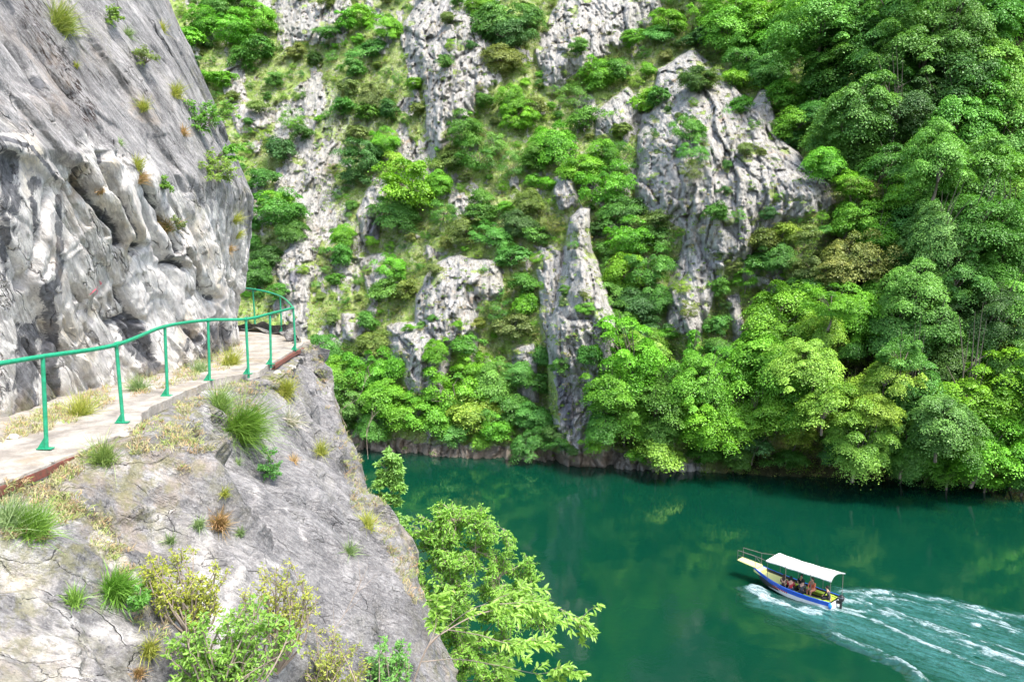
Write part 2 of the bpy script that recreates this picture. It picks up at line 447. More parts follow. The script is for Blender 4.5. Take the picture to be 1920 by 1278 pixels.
# cream stripes inside the stained left part
cs = np.zeros_like(dark)
for line, wdt in (([(35, 470), (30, 560)], 22), ([(80, 370), (85, 520)], 12), ([(5, 560), (10, 700)], 16), ([(120, 560), (150, 700)], 20)):
    d, _ = seg_dist(px_, py_, line); cs = np.maximum(cs, np.exp(-(d / wdt) ** 2))
dark = dark * (1 - .9 * cs); white = np.maximum(white, cs * .75)
speck = np.zeros_like(dark)
d, t_ = seg_dist(px_, py_, [(50, -10), (65, 40), (90, 90), (120, 125), (150, 180), (165, 215)])
speck = np.exp(-(d / 20) ** 2) + .35 * sst(60, 20, d)
ochre = .35 * sst(.2, .5, fbm(Q * .8 + 5, 3, 90)) + .9 * np.exp(-((px_ - 130) / 25) ** 2 - ((py_ - 345) / 25) ** 2) + .9 * np.exp(-((px_ - 365) / 14) ** 2 - ((py_ - 628) / 20) ** 2) + .5 * sst(.5, 0, HH)
moss = .15 * sst(.1, .5, fbm(Q * .7 + 9, 3, 91)) + .35 * sst(300, 460, px_) * sst(.0, .35, fbm(Q * 1.1, 3, 92)) + .5 * sst(.35, 0, HH)
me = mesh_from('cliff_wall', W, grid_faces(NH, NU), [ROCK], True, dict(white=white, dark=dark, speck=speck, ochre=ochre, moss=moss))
me.set_sharp_from_angle(angle=math.radians(24))
near_wall = obj('cliff', me)
tag(near_wall, 'sheer pale and dark streaked limestone cliff rising above the railed footpath', 'cliff')
bvh_wall = BVHTree.FromPolygons(W.reshape(-1, 3).tolist(), grid_faces(NH, NU).tolist())

# ------------------------------------------------------------------ rock slope under the path
def st(E, O, k1=.0, base=None, D1=None, D2=None):
    """one profile of the slope: inner, path edge, grassy lip, bulge, outer rim, drop, foot"""
    E = np.array(E, float); O = np.array(O, float)
    I = E + np.array([-2.6, 0, .02]) if base is None else np.array(base, float)
    a = E + (O - E) * .16; a[2] = E[2] + (O[2] - E[2]) * (.10)
    b = E + (O - E) * .45; b[2] = E[2] + (O[2] - E[2]) * (.38 - k1)
    c = E + (O - E) * .75; c[2] = E[2] + (O[2] - E[2]) * (.70 - k1)
    D1 = O + np.array([.5, .35, -3.0]) if D1 is None else np.array(D1, float)
    D2 = np.array([D1[0] + 1.0, D1[1] + .8, -14]) if D2 is None else np.array(D2, float)
    D3 = np.array([D2[0] + 1.0, D2[1] + .8, -24.5])
    return np.stack([I, E, a, b, c, O, D1, D2, D3])
z0 = -2.27
rows = [st((-5.0, -3, z0 - .2), (2.6, -3, -12)),
        st((-5.0, 1, z0 - .2), (1.9, 2, -11.5)),
        st((-4.95, 4.5, z0 - .1), (1.2, 5, -10.6)),
        st((-4.85, 7.4, z0), (.2, 8.3, -9.3)),
        st((-4.75, 9.9, z0), at(828, 1290, 11.6)),
        st((-5.1, 12.0, z0), at(795, 1130, 13.3)),
        st((-5.1, 13.9, z0), at(752, 1020, 14.8)),
        st((-4.8, 15.0, z0), at(700, 915, 16.0)),
        st((-4.9, 16.4, z0), at(667, 845, 17.0)),
        st((-5.05, 17.8, z0), at(632, 755, 18.2)),
        st((-5.15, 19.0, z0), at(592, 675, 19.4)),
        st((-5.2, 20.0, z0), at(572, 634, 20.3)),
        st((-5.7, 21.2, z0), at(556, 628, 21.3), base=(-7.5, 20.5, z0), D1=(-5.3, 22, -6)),
        st((-7.2, 22.6, z0), (-7.1, 22.8, z0 - .1), base=(-8.6, 21.2, z0), D1=(-6.9, 23.8, -6)),
        st((-10, 24.0, z0), (-10, 24.3, z0 - .1), base=(-11, 22.4, z0), D1=(-9.6, 25.3, -6)),
        st((-18, 27, z0), (-18, 27.3, z0 - .1), base=(-18, 25, z0), D1=(-17, 28.3, -6))]
rows = np.stack(rows)                                  # stations x 9 x 3
NS, NT_ = 760, 760
sv = np.concatenate([np.linspace(0, 2.2, 90)[:-1], np.linspace(2.2, 12.6, NS - 150), np.linspace(12.6, 15, 61)[1:]])
def cm_at(p, t):
    k = p.shape[0]; i = np.minimum(t.astype(int), k - 2); f = (t - i).reshape((-1,) + (1,) * (p.ndim - 1))
    p0 = p[np.maximum(i - 1, 0)]; p1 = p[i]; p2 = p[i + 1]; p3 = p[np.minimum(i + 2, k - 1)]
    return 0.5 * ((2 * p1) + (-p0 + p2) * f + (2 * p0 - 5 * p1 + 4 * p2 - p3) * f**2 + (-p0 + 3 * p1 - 3 * p2 + p3) * f**3)
Rw = cm_at(rows, sv)                                   # NSx9x3
tv = np.concatenate([np.linspace(0, 1, 30)[:-1], np.linspace(1, 5.6, NT_ - 110), np.linspace(5.6, 8, 81)[1:]])
Sl = cm_at(np.moveaxis(Rw, 1, 0), tv)                  # NT x NS x 3
NSv = Sl.shape[1]; NTv = Sl.shape[0]
du = np.gradient(Sl, axis=0); dv = np.gradient(Sl, axis=1)
N3 = np.cross(dv, du); N3 /= np.linalg.norm(N3, axis=-1, keepdims=True) + 1e-9
N3 = np.where((N3[..., 2:3] < 0) & (Sl[..., 2:3] > -9), -N3, N3)
def _unused(): pass
def smooth2_(a, k=9):
    for _ in range(2):
        for ax in (0, 1):
            c = np.cumsum(np.concatenate([np.repeat(np.take(a, [0], ax), k, ax), a, np.repeat(np.take(a, [-1], ax), k, ax)], ax), ax)
            n = a.shape[ax]
            a = (np.take(c, np.arange(2 * k - 1, 2 * k - 1 + n), ax) - np.take(c, np.arange(0, n), ax)) / (2 * k - 1)
    return a
N3 = smooth2(N3); N3 /= np.linalg.norm(N3, axis=-1, keepdims=True) + 1e-9
TT, SSv = np.meshgrid(tv, sv, indexing='ij')
Lx = Sl[..., 1]; Lh = np.hypot(Sl[..., 0] + 5, Sl[..., 2] + 2.2) * np.sign(Sl[..., 0] + 5.3)
Q = np.stack([Lx, Lh, np.zeros_like(Lx)], -1)
A2 = math.radians(68)
warp = Q + .5 * np.stack([fbm(Q * .5, 3, 103), fbm(Q * .5 + 7, 3, 105), np.zeros_like(Lx)], -1)
b1, g1 = blocks(rot(warp, A2, .22, .8), 110, 1.0); b2, g2 = blocks(rot(warp, A2, .8, 1.8, 2), 120, .4); b3, g3 = blocks(rot(warp, A2, 2.4, 4.5, 2), 125, .3)
r1 = fbm(rot(warp, A2, .3, 2.0), 5, 130, .55)
amp = sst(.6, 2.2, TT) * (1 - .0 * TT)
near = sst(12.5, 8.5, Lx) * amp
disp = amp * (.38 * fbm(Q * .4, 3, 140) + .22 * b1 + .10 * b2 + .025 * b3 + .16 * r1) + near * (.30 * b1 + .16 * b2) + (.02 + .05 * amp) * fbm(Q * 2.2, 5, 150, .6)
seam = fbm(rot(warp, A2, .2, 1.2, 5.0), 2, 170, .5)
disp -= amp * .14 * np.exp(-(seam / .04) ** 2)
disp *= 1 - .55 * np.exp(-((TT - 5) / .25) ** 2)
_px, _py = proj(Sl); _wq = 26 * fbm(np.stack([_px / 90, _py / 90, _px * 0], -1), 4, 190)
for pol, hh_ in (([(-300, 1000), (50, 1005), (140, 1075), (235, 1160), (305, 1290), (320, 1500), (-300, 1500)], .24), ([(-300, 1110), (20, 1120), (110, 1185), (190, 1290), (200, 1500), (-300, 1500)], .20), ([(95, 905), (180, 925), (330, 1010), (420, 1130), (330, 1090), (215, 1000), (110, 950)], .16),
                 ([(200, 880), (300, 880), (420, 960), (500, 1080), (560, 1290), (440, 1290), (390, 1120), (290, 980)], .12)):
    sd_ = poly_sd(_px + _wq, _py + _wq * .6, pol); disp += hh_ * sst(-5, 4, sd_) * np.exp(-np.clip(sd_, 0, None) / 160)
disp = .1 * disp + .9 * smooth2(disp, 2)
Sl = Sl + N3 * disp[..., None]
px_, py_ = proj(Sl)
nz = fbm(Q * .8, 4, 180)
lip = sst(2.7, 1.6, TT + .35 * nz)
white = np.clip(.06 + .30 * sst(10.5, 7.5, Lx) + .35 * nz, 0, 1)
dark = np.clip(.05 + .25 * nz * sst(12, 7, Lx), 0, 1)
moss = np.clip(.65 * lip + .5 * np.exp(-((TT - 5.1) / .5) ** 2) + .12 * sst(.15, .5, fbm(Q * .9 + 3, 3, 181)), 0, 1)
ochre = np.clip(.55 * lip * sst(-.1, .4, fbm(Q * 1.3 + 3, 3, 182)) + .35 * np.exp(-((TT - 5.2) / .5) ** 2), 0, 1)
d, _ = seg_dist(px_, py_, [(120, 930), (170, 970), (210, 1010), (235, 1060)])
ochre = np.maximum(ochre, np.exp(-(d / 28) ** 2)); 
d, _ = seg_dist(px_, py_, [(185, 1010), (225, 1060), (245, 1090)]); white = np.maximum(white, 1.2 * np.exp(-(d / 16) ** 2))
speck = .25 * sst(0, .4, fbm(Q * .5 + 30, 2, 183))
me = mesh_from('cliff_slope', Sl, grid_faces(NTv, NSv)[:, ::-1], [ROCK2], True, dict(white=white, dark=dark, speck=speck, ochre=ochre, moss=moss))
me.set_sharp_from_angle(angle=math.radians(30))
near_slope = obj('rock_slope', me)
tag(near_slope, 'steep grey weathered rock slab falling from the railed footpath to the water', 'rock slope')
bvh_slope = BVHTree.FromPolygons(Sl.reshape(-1, 3).tolist(), grid_faces(NTv, NSv).tolist())

def hit(px, py, *bvs):
    d = Vector(ray(px, py)).normalized(); best = None
    for b in bvs:
        h = b.ray_cast(Vector((0, 0, 0)), d, 1000)
        if h[0] is not None and (best is None or h[3] < best[3]): best = h
    if best is None: return None, None
    n = best[1]
    if n.dot(d) > 0: n = -n
    return best[0], n

# ------------------------------------------------------------------ footpath
t = NT('path_concrete'); p = t.pos(); n = t.noise(p, 3, 8, .7); n2 = t.noise(p, 22, 6, .7)
c = t.mix(t.ramp(n, .35, .65), (.22, .20, .175), (.40, .375, .335)); c = t.mix(t.ramp(n2, .5, .72, 0, .7), c, (.22, .185, .15))
c = t.mix(t.ramp(t.noise(p, 1.2, 6, .7), .52, .66, 0, .6), c, (.27, .21, .13))
t.bsdf(c, .9, t.bump(t.math('ADD', n, t.math('MULTIPLY', n2, .5)), .035)); CONC = t.m
outer = [(-5.0, -2), (-4.95, 3), (-4.9, 6), (-4.84, 7.4), (-4.72, 9.95), (-5.12, 10.8), (-5.22, 12.1), (-5.25, 13.8), (-4.78, 14.9), (-4.9, 16.4), (-5.02, 17.8), (-5.12, 19.4), (-5.35, 20.3), (-5.9, 21.3), (-7.3, 22.7), (-10, 24.1), (-16, 26)]
inner = [(-7.4, -2), (-7.3, 3), (-7.3, 6), (-7.2, 8), (-7.1, 10.5), (-7.0, 11.5), (-6.9, 12.8), (-6.7, 14), (-6.5, 15), (-6.5, 16.3), (-6.8, 17.8), (-7.1, 19), (-7.3, 20), (-7.8, 20.8), (-9, 22), (-11.5, 23.3), (-17, 25)]
def dense(pl, n):
    pl = np.array(pl, float); k = len(pl); t_ = np.linspace(0, k - 1, n); i = np.minimum(t_.astype(int), k - 2); f = (t_ - i)[:, None]
    return pl[i] * (1 - f) + pl[i + 1] * f
no, ni = 700, 40
o_ = dense(outer, no); i_ = dense(inner, no)
o_ = o_ + .025 * np.stack([vn(np.stack([o_[:, 1] * 3, o_[:, 0] * 0, o_[:, 0] * 0], -1), 5)] * 2, -1) * [1, .2]
f = np.linspace(0, 1, ni)[None, :, None]
G = o_[:, None, :] * (1 - f) + i_[:, None, :] * f
top = -2.13 + .022 * fbm(np.concatenate([G * 1.6, G[..., :1] * 0], -1), 5, 200, .6)
T = np.concatenate([G, top[..., None]], -1)
S1 = np.concatenate([o_, np.full((no, 1), -2.26)], -1)[:, None, :]
S0 = T[:, :1] + np.array([0, 0, -.006])
P = np.concatenate([S1, S0, T], 1)
path = obj('footpath', mesh_from('footpath', P, grid_faces(no, P.shape[1])[:, ::-1], [CONC], False)); tag(path, kind='structure')
bvh_path = BVHTree.FromPolygons(P.reshape(-1, 3).tolist(), grid_faces(no, P.shape[1]).tolist())

t = NT('rusty_red_steel'); p = t.pos(); n = t.noise(p, 14, 6, .7)
t.bsdf(t.mix(t.ramp(n, .4, .65), (.17, .05, .035), (.09, .045, .03)), .8, t.bump(n, .006)); RUST = t.m
def beam(name, pts, label):
    m = MB()
    for (a, b) in zip(pts[:-1], pts[1:]):
        a = Vector(a); b = Vector(b); d = (b - a); L = d.length; ang = math.atan2(d.y, d.x); mid = (a + b) / 2
        m.box((mid.x, mid.y, mid.z), (L, .012, .07), 0, ang)
        nrm_ = Vector((-d.y, d.x, 0)).normalized()
        q = mid + nrm_ * .04; m.box((q.x, q.y, q.z - .037), (L, .09, .01), 0, ang)
        q = mid + nrm_ * .028; m.box((q.x, q.y, q.z + .038), (L, .055, .008), 0, ang)
    o = m.build(name, RUST); tag(o, label, 'steel beam')
    return o
beam('steel_beam', [(-4.93, 3.0, -2.20), (-4.865, 6.6, -2.20), (-4.70, 10.0, -2.20)], 'rusty red steel edge beam under the near left end of the footpath')
beam('steel_beam', [(-4.80, 16.0, -2.21), (-4.96, 17.8, -2.21), (-5.02, 19.25, -2.21)], 'rusty red steel edge beam under the footpath corner post by the far bend')

# low stone parapet at the far bend
V = MB()
ps = [at(529, 650, 20.6), at(562, 652, 20.2)]
a, b = Vector((-5.25, 20.0, -2.3)), Vector((-6.0, 21.4, -2.3))
pp, nn_ = 26, 12
P = np.zeros((nn_, pp, 3)); prof = [(-.24, -.8), (-.24, -.2), (-.22, .16), (-.17, .22), (-.05, .235), (.08, .235), (.17, .20), (.2, .1), (.26, -.2), (.36, -.7), (.5, -1.4), (.7, -2.4)]
dirv = (b - a).normalized(); nv = Vector((dirv.y, -dirv.x, 0))
for j in range(pp):
    q = a + (b - a) * (j / (pp - 1))
    e = min(j, pp - 1 - j); sh = min(1, .75 + e * .12)
    for i, (o2, hz) in enumerate(prof):
        P[i, j] = (q.x + nv.x * o2 * sh, q.y + nv.y * o2 * sh, q.z + hz * (1 if hz < 0 else sh))
P += (.05 * np.stack([fbm(P * 3, 3, 300), fbm(P * 3, 3, 301), .5 * fbm(P * 3, 3, 302)], -1))
F = grid_faces(nn_, pp).tolist()
F += [[i * pp for i in range(nn_)], [i * pp + pp - 1 for i in reversed(range(nn_))]]
me = mesh_from('parapet', P, F, [CONC], False)
tag(obj('parapet', me), 'low pale stone block at the outer corner of the footpath bend', 'parapet')

# ------------------------------------------------------------------ green railing
t = NT('green_rail_paint'); p = t.pos(); n = t.noise(p, 18, 6, .7)
c = t.mix(t.ramp(n, .3, .75), (.008, .20, .10), (.018, .31, .17)); c = t.mix(t.ramp(t.noise(p, 45, 4), .66, .74), c, (.16, .08, .04))
t.bsdf(c, .42, t.bump(n, .003)); GREEN = t.m
posts = [  # top px,py / foot px,py / distance to the foot
    ((-95, 694), (-88, 893), 7.55), ((80, 668), (87, 840), None), ((218, 646), (231, 791), None), ((309, 612), (314, 741), None), ((390, 600), (393, 712), None),
    ((461, 598), (466, 700), None), ((506, 588), (508, 682), None), ((550, 577), (554, 655), None), ((525, 555), (528.5, 624), 22.3), ((474, 542), (479, 617), 23.3), ((400, 536), (404, 606), 25)]
rail = empty('railing', (-5.0, 12, -2.13)); tag(rail, 'green painted pipe railing running along the footpath on the cliff', 'railing')
inv = -Vector(rail.location)
tops = []
for (tp, ft, Yd) in posts:
    f3 = at_z(*ft, -2.12) if Yd is None else at(*ft, Yd)
    d, = (f3[1] * CT - f3[2] * ST,)
    tp3 = at(*tp, f3[1])
    f3 = Vector(f3) + inv; tp3 = Vector(tp3) + inv
    tops.append(tp3)
    m = MB(); r_ = .023
    m.tube([f3 - Vector((0, 0, .08)), tp3], r_, 10)
    w = .10
    for dx in (-1,):
        m.add([f3 + Vector((-r_ * .8, -.006, .12)), f3 + Vector((-w, -.006, .0)), f3 + Vector((0, -.006, .0)), f3 + Vector((-r_ * .8, .006, .12)), f3 + Vector((-w, .006, .0)), f3 + Vector((0, .006, .0))],
              [(0, 1, 2), (5, 4, 3), (0, 3, 4, 1), (1, 4, 5, 2), (2, 5, 3, 0)])
    m.box(f3 + Vector((-.01, 0, 0)), (.16, .09, .012))
    m.build('post', GREEN, rail, smooth=False)
tops = [tops[0] + Vector((-.6, -3, .1))] + tops
cur = catmull([tuple(v) for v in tops], 150)
# keep the handrail sag soft between posts except the crisp corner by the bend
m = MB(); m.tube([Vector(c) for c in catmull([tuple(v) for v in tops[:9]], 110)], .027, 10); m.build('handrail', GREEN, rail, smooth=True)
m = MB(); m.tube([Vector(c) for c in catmull([tuple(v) for v in tops[8:]], 40)], .026, 10); m.build('handrail', GREEN, rail, smooth=True)
# welded sleeve joints
for k in (3, 5, 6):
    m = MB(); a_ = tops[k] + (tops[k + 1] - tops[k]) * .04; m.tube([tops[k] - (tops[k + 1] - tops[k]) * .02, a_], .036, 10)
    m.build('pipe_joint', GREEN, rail)
# ------------------------------------------------------------------ far hillside
shore = [(-900, 812), (300, 826), (560, 834), (700, 842), (780, 850), (860, 858), (960, 862), (1060, 868), (1180, 878), (1300, 884), (1500, 893), (1700, 900), (1900, 908), (2100, 918), (2900, 950)]
sx = np.array([a for a, b in shore], float); sy = np.array([b for a, b in shore], float)
NX = np.concatenate([np.linspace(-900, 300, 60)[:-1], np.arange(300, 2020, 2.4), np.linspace(2020, 2900, 50)])
rv = np.concatenate([[-.03, -.012], np.linspace(0, 1, 400), np.linspace(1.01, 2.3, 70)])   # 0 shore, 1 = top of the frame (py=-60)
PX, RV = np.meshgrid(NX, rv, indexing='ij'); PX = PX.T; RV = RV.T
SH = np.interp(PX, sx, sy)
PY = SH + (-60 - SH) * RV
U = (PX - 960) / FPX; V_ = (639 - PY) / FPX
m_ = (-ST + V_ * CT) / (CT + V_ * ST); ux = U / (CT + V_ * ST)
ms = (-ST + (639 - SH) / FPX * CT) / (CT + (639 - SH) / FPX * ST)
Ysh = WATER / ms
slope = np.interp(PX, [-900, 300, 600, 900, 1200, 1450, 1700, 2100, 2900], [1.6, 1.35, 1.25, 1.35, 1.5, 1.75, 2.0, 2.3, 2.4])
# a first steep bank, then the average slope
Yb = (-WATER + slope * Ysh) / np.maximum(slope - m_, .18)
Yb = np.maximum(Yb, Ysh)
lf = np.stack([ux * Yb * .045, Yb * m_ * .03, np.zeros_like(Yb)], -1)
Yb = Yb + 7 * fbm(lf, 3, 400) * sst(0, .15, RV)
Yb = Yb + sst(1420, 1620, PX) * sst(.05, .2, RV) * 7 * fbm(np.stack([PX / 150, PY / 120, PX * 0], -1), 2, 401)
ROCKS = [  # polygon, protrusion (m), edge width (px), rockness
    ([(522, -30), (520, 80), (545, 78), (600, 82), (640, 75), (662, 40), (650, -30)], 3, 14, 1),
    ([(405, 135), (440, 128), (472, 200), (520, 235), (452, 247), (430, 200)], 2, 12, 1),
    ([(445, 225), (520, 190), (600, 130), (612, 190), (590, 260), (570, 350), (520, 270)], 0, 20, .62),
    ([(570, 285), (640, 270), (622, 345), (575, 345)], 1.5, 16, .9),
    ([(755, 50), (790, -10), (880, -20), (928, 100), (940, 150), (890, 200), (850, 262), (815, 296), (797, 240), (792, 150), (765, 110)], 5.5, 26, 1),
    ([(748, 60), (786, 55), (784, 200), (765, 150)], 2.5, 12, 1),
    ([(1000, 95), (1060, -20), (1255, -20), (1218, 55), (1170, 85), (1130, 105), (1060, 150), (1020, 162)], 4, 24, 1),
    ([(1192, 350), (1198, 250), (1228, 200), (1236, 130), (1300, 88), (1340, 130), (1398, 180), (1410, 190), (1425, 172), (1448, 172), (1452, 250), (1502, 292), (1552, 345), (1566, 378), (1505, 412), (1440, 432), (1400, 475), (1340, 480), (1272, 425), (1222, 400)], 9, 42, 1),
    ([(1422, 180), (1428, 168), (1448, 170), (1450, 245), (1425, 235)], 3, 8, 1),
    ([(1198, 330), (1205, 215), (1250, 200), (1262, 300), (1240, 395), (1215, 380)], 4, 16, 1),
    ([(1285, 395), (1350, 390), (1385, 470), (1352, 520), (1335, 570), (1308, 645), (1252, 622), (1250, 545), (1275, 470)], 5, 26, 1),
    ([(1362, 558), (1385, 550), (1398, 632), (1375, 642)], 2, 9, 1),
    ([(1113, 257), (1123, 205), (1175, 168), (1202, 192), (1182, 240), (1150, 252)], 3.5, 16, 1),
    ([(1066, 405), (1084, 386), (1106, 394), (1112, 470), (1132, 520), (1152, 600), (1158, 665), (1140, 720), (1125, 800), (1135, 880), (1060, 880), (1048, 740), (1028, 680), (1022, 620), (1040, 560), (1058, 480)], 10, 22, 1),
    ([(1000, 480), (1050, 462), (1066, 520), (1050, 640), (1024, 650), (1010, 560)], 4, 18, .8),
    ([(1040, 335), (1074, 328), (1080, 382), (1046, 392)], 3, 10, 1),
    ([(800, 500), (862, 478), (932, 490), (946, 545), (920, 562), (895, 575), (890, 625), (850, 655), (838, 700), (826, 745), (772, 735), (724, 650), (726, 608), (778, 600), (782, 555)], 5.5, 26, 1),
    ([(522, 502), (560, 428), (602, 450), (585, 520), (568, 572), (532, 562)], 3, 16, 1),
    ([(565, 520), (580, 520), (578, 590), (566, 590)], 2, 8, 1),
    ([(672, 480), (722, 478), (738, 532), (692, 552)], 2, 14, .9),
    ([(668, 400), (698, 328), (722, 338), (712, 445), (680, 452)], 2.5, 12, 1),
    ([(640, 590), (668, 590), (666, 640), (644, 640)], 2, 10, .9),
    ([(960, 650), (1000, 645), (1010, 760), (975, 760)], 2, 12, .9),
    ([(1430, 30), (1440, 20), (1445, 60), (1435, 70)], 0, 10, .3),
    ([(560, 330), (640, 350), (700, 480), (640, 560), (600, 440)], 0, 30, .50),
    ([(1380, 380), (1480, 400), (1470, 560), (1390, 540)], 0, 30, .55),
    ([(600, 140), (700, 230), (660, 300), (600, 280)], 0, 30, .45),
]
rock = np.zeros_like(PX); prot = np.zeros_like(PX)
WX = PX + 7 * fbm(np.stack([PX / 40, PY / 40, PX * 0], -1), 3, 410); WY = PY + 9 * fbm(np.stack([PX / 40, PY / 40, PX * 0 + 9], -1), 3, 411)
for pol, amp_, ew, rk in ROCKS:
    xs = [a for a, b in pol]; ys = [b for a, b in pol]
    sel = (WX > min(xs) - 60) & (WX < max(xs) + 60) & (WY > min(ys) - 60) & (WY < max(ys) + 60)
    sd = poly_sd(WX[sel], WY[sel], pol)
    rock[sel] = np.maximum(rock[sel], rk * sst(-7, 5, sd))
    if amp_:
        h_ = amp_ * (1 - np.exp(-np.clip(sd + 3, 0, None) / ew)) * .9 + amp_ * .22 * sst(-3, 3, sd)
        prot[sel] = np.maximum(prot[sel], h_)
rock *= 1 - .6 * sst(.20, .42, fbm(np.stack([PX / 22, PY / 15, PX * 0 + 3], -1), 3, 415))
# rocky foot along the waterline
foot = SH - PY
fr = sst(1, 0, (foot - (20 + 14 * fbm(np.stack([PX / 30, PX * 0, PX * 0], -1), 3, 412))) / 8)
bankdim = sst(1240, 1420, PX)
rock = np.maximum(rock, fr * (1 - .85 * bankdim)); rock = np.where(fr > .2, rock * (1 - .8 * bankdim), rock)
# big loose patches of rock showing elsewhere on the left slopes
extra = fbm(np.stack([PX / 55, PY / 70, PX * 0], -1), 5, 413, .6)
wild = sst(1330, 1180, PX + (PY - 300) * .1) * sst(1.3, 1.1, RV)
rock = np.maximum(rock, .62 * sst(.16, .32, extra) * wild)
rock = np.maximum(rock, .7 * sst(.24, .36, fbm(np.stack([PX / 26, PY / 34, PX * 0 + 7], -1), 4, 416, .6)) * wild)
high = sst(1.02, 1.15, RV); rock = np.maximum(rock, high * sst(.0, .2, extra) * .9)
Y = Yb - prot
# stand every crag on the slope: no ledge hangs out over the ground under it
for i in range(len(rv) - 2, 1, -1):
    dz = m_[i + 1] * Y[i + 1] - m_[i] * Y[i + 1]
    Y[i] = np.minimum(Y[i], Y[i + 1] + .12 * dz)
Y = np.maximum(Y, Ysh - 1.5)
P = np.stack([ux * Y, Y, m_ * Y], -1)
wv_ = P * np.array([1, .25, 1.0]); wq = wv_ + 1.5 * np.stack([fbm(wv_ * .15, 3, 420), fbm(wv_ * .15, 3, 421), fbm(wv_ * .15, 3, 422)], -1)
b1, g1 = blocks(wq * np.array([.36, .1, .13]), 430, 1.0)
b2, g2 = blocks(wq * np.array([1.1, .2, .42]), 440, 1.0)
rid = fbm(wq * np.array([.45, .1, .13]), 5, 450, .6, True)
b3, g3 = blocks(wq * np.array([2.3, .4, 1.0]), 460, 1.0)
dsp = rock * (1.0 * b1 + .7 * b2 + .35 * b3 + .9 * (rid - .1)) + (1 - rock) * (1.3 * fbm(wv_ * .22, 4, 455) + .5 * b2)
dsp += .30 * fbm(wv_ * np.array([1.1, 1, .5]), 4, 456, .6)
dsp -= rock * .5 * np.exp(-(g1 / .06) ** 2) + rock * .2 * np.exp(-(g2 / .05) ** 2)
dsp *= np.where(RV < 0, .4, 1) * (1 + .8 * high)
Y = Y - dsp
P = np.stack([ux * Y, Y, m_ * Y], -1)
P[..., 2] = np.where(RV < -.02, WATER - 3.0, np.where(RV < 0, WATER - .5, P[..., 2]))
HF = grid_faces(*PX.shape)

t = NT('hillside_ground')
p = t.pos(); pv = t.pos((1.6, .5, .4))
n1 = t.noise(p, .5, 6, .65); n2 = t.noise(pv, 1.6, 7, .7); n3 = t.noise(p, 3.5, 6, .75)
rockc = t.mix(t.ramp(n2, .34, .62), (.28, .272, .255), (.51, .495, .46))
rockc = t.mix(t.ramp(t.noise(p, .22, 4), .5, .64, 0, .75), rockc, t.mix(n3, (.33, .32, .28), (.50, .49, .44)))
vf = t.vor(t.pos((1, .5, .28)), 1.2, 'DISTANCE_TO_EDGE'); rockc = t.mix(t.ramp(vf, 0, .05, .4, 0), rockc, (.13, .125, .12))
rockc = t.mix(t.ramp(t.noise(p, .9, 6, .7), .56, .66, 0, .55), rockc, (.33, .31, .17))
rockc = t.mix(t.ramp(t.noise(p, .33, 5, .7), .60, .68, 0, .5), rockc, (.42, .27, .14))
rockc = t.mix(t.attr('warm'), rockc, t.mix(n2, (.12, .085, .06), (.46, .38, .29)))
rockc = t.mix(t.attr('blue'), rockc, t.mix(n2, (.07, .075, .10), (.22, .22, .26)))
soil = t.mix(t.ramp(n3, .35, .7), (.19, .25, .07), (.40, .45, .20))
soil = t.mix(t.ramp(n1, .45, .62), soil, t.mix(n3, (.20, .31, .06), (.37, .50, .14)))
soil = t.mix(t.ramp(t.noise(p, 1.2, 6, .7), .52, .64, 0, .8), soil, t.mix(n3, (.26, .245, .21), (.50, .48, .43)))
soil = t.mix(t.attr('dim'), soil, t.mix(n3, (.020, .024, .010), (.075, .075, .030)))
rm = t.ramp(t.math('ADD', t.attr('rock'), t.math('MULTIPLY', t.math('SUBTRACT', n3, .5), .9)), .40, .56)
c = t.mix(rm, soil, rockc)
fh, fcc = t.facet(t.pos((1.0, .5, .36)), .55); fh2, fc3 = t.facet(t.pos((1.0, .5, .36)), 1.5)
rockf = t.math('MULTIPLY', rm, t.math('ADD', fh, t.math('MULTIPLY', fh2, .7)))
b0_ = t.bump(rockf, 1.0, .9)
b1_ = t.bump(n3, .3, .8, b0_); b2_ = t.bump(n2, .7, .8, b1_)
t.bsdf(c, .92, b2_, Specular_IOR_Level=.2); HILLM = t.m
warm = fr * sst(1250, 1100, PX) * .85 + fr * .7 * sst(.0, .3, extra)
bl = np.zeros_like(PX)
for pol in ([(1035, 660), (1052, 700), (1075, 760), (1078, 815), (1060, 800), (1045, 740)], [(690, 405), (715, 405), (712, 445), (685, 445)], [(540, 508), (560, 505), (560, 528), (545, 530)]):
    bl = np.maximum(bl, sst(-6, 6, poly_sd(WX, WY, pol)))
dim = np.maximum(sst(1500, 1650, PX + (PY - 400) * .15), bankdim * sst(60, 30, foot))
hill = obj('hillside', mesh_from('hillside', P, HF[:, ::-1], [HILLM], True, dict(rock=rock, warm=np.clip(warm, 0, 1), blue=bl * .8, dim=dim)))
tag(hill, kind='structure')
HP = P.copy(); bvh_hill = BVHTree.FromPolygons(P.reshape(-1, 3).tolist(), HF.tolist())
def rock_at(px, py):
    j = int(np.clip(np.searchsorted(NX, px), 0, len(NX) - 1)); s = np.interp(px, sx, sy); r = (py - s) / (-60 - s)
    i = int(np.clip(np.searchsorted(rv, r), 0, len(rv) - 1)); return rock[i, j]

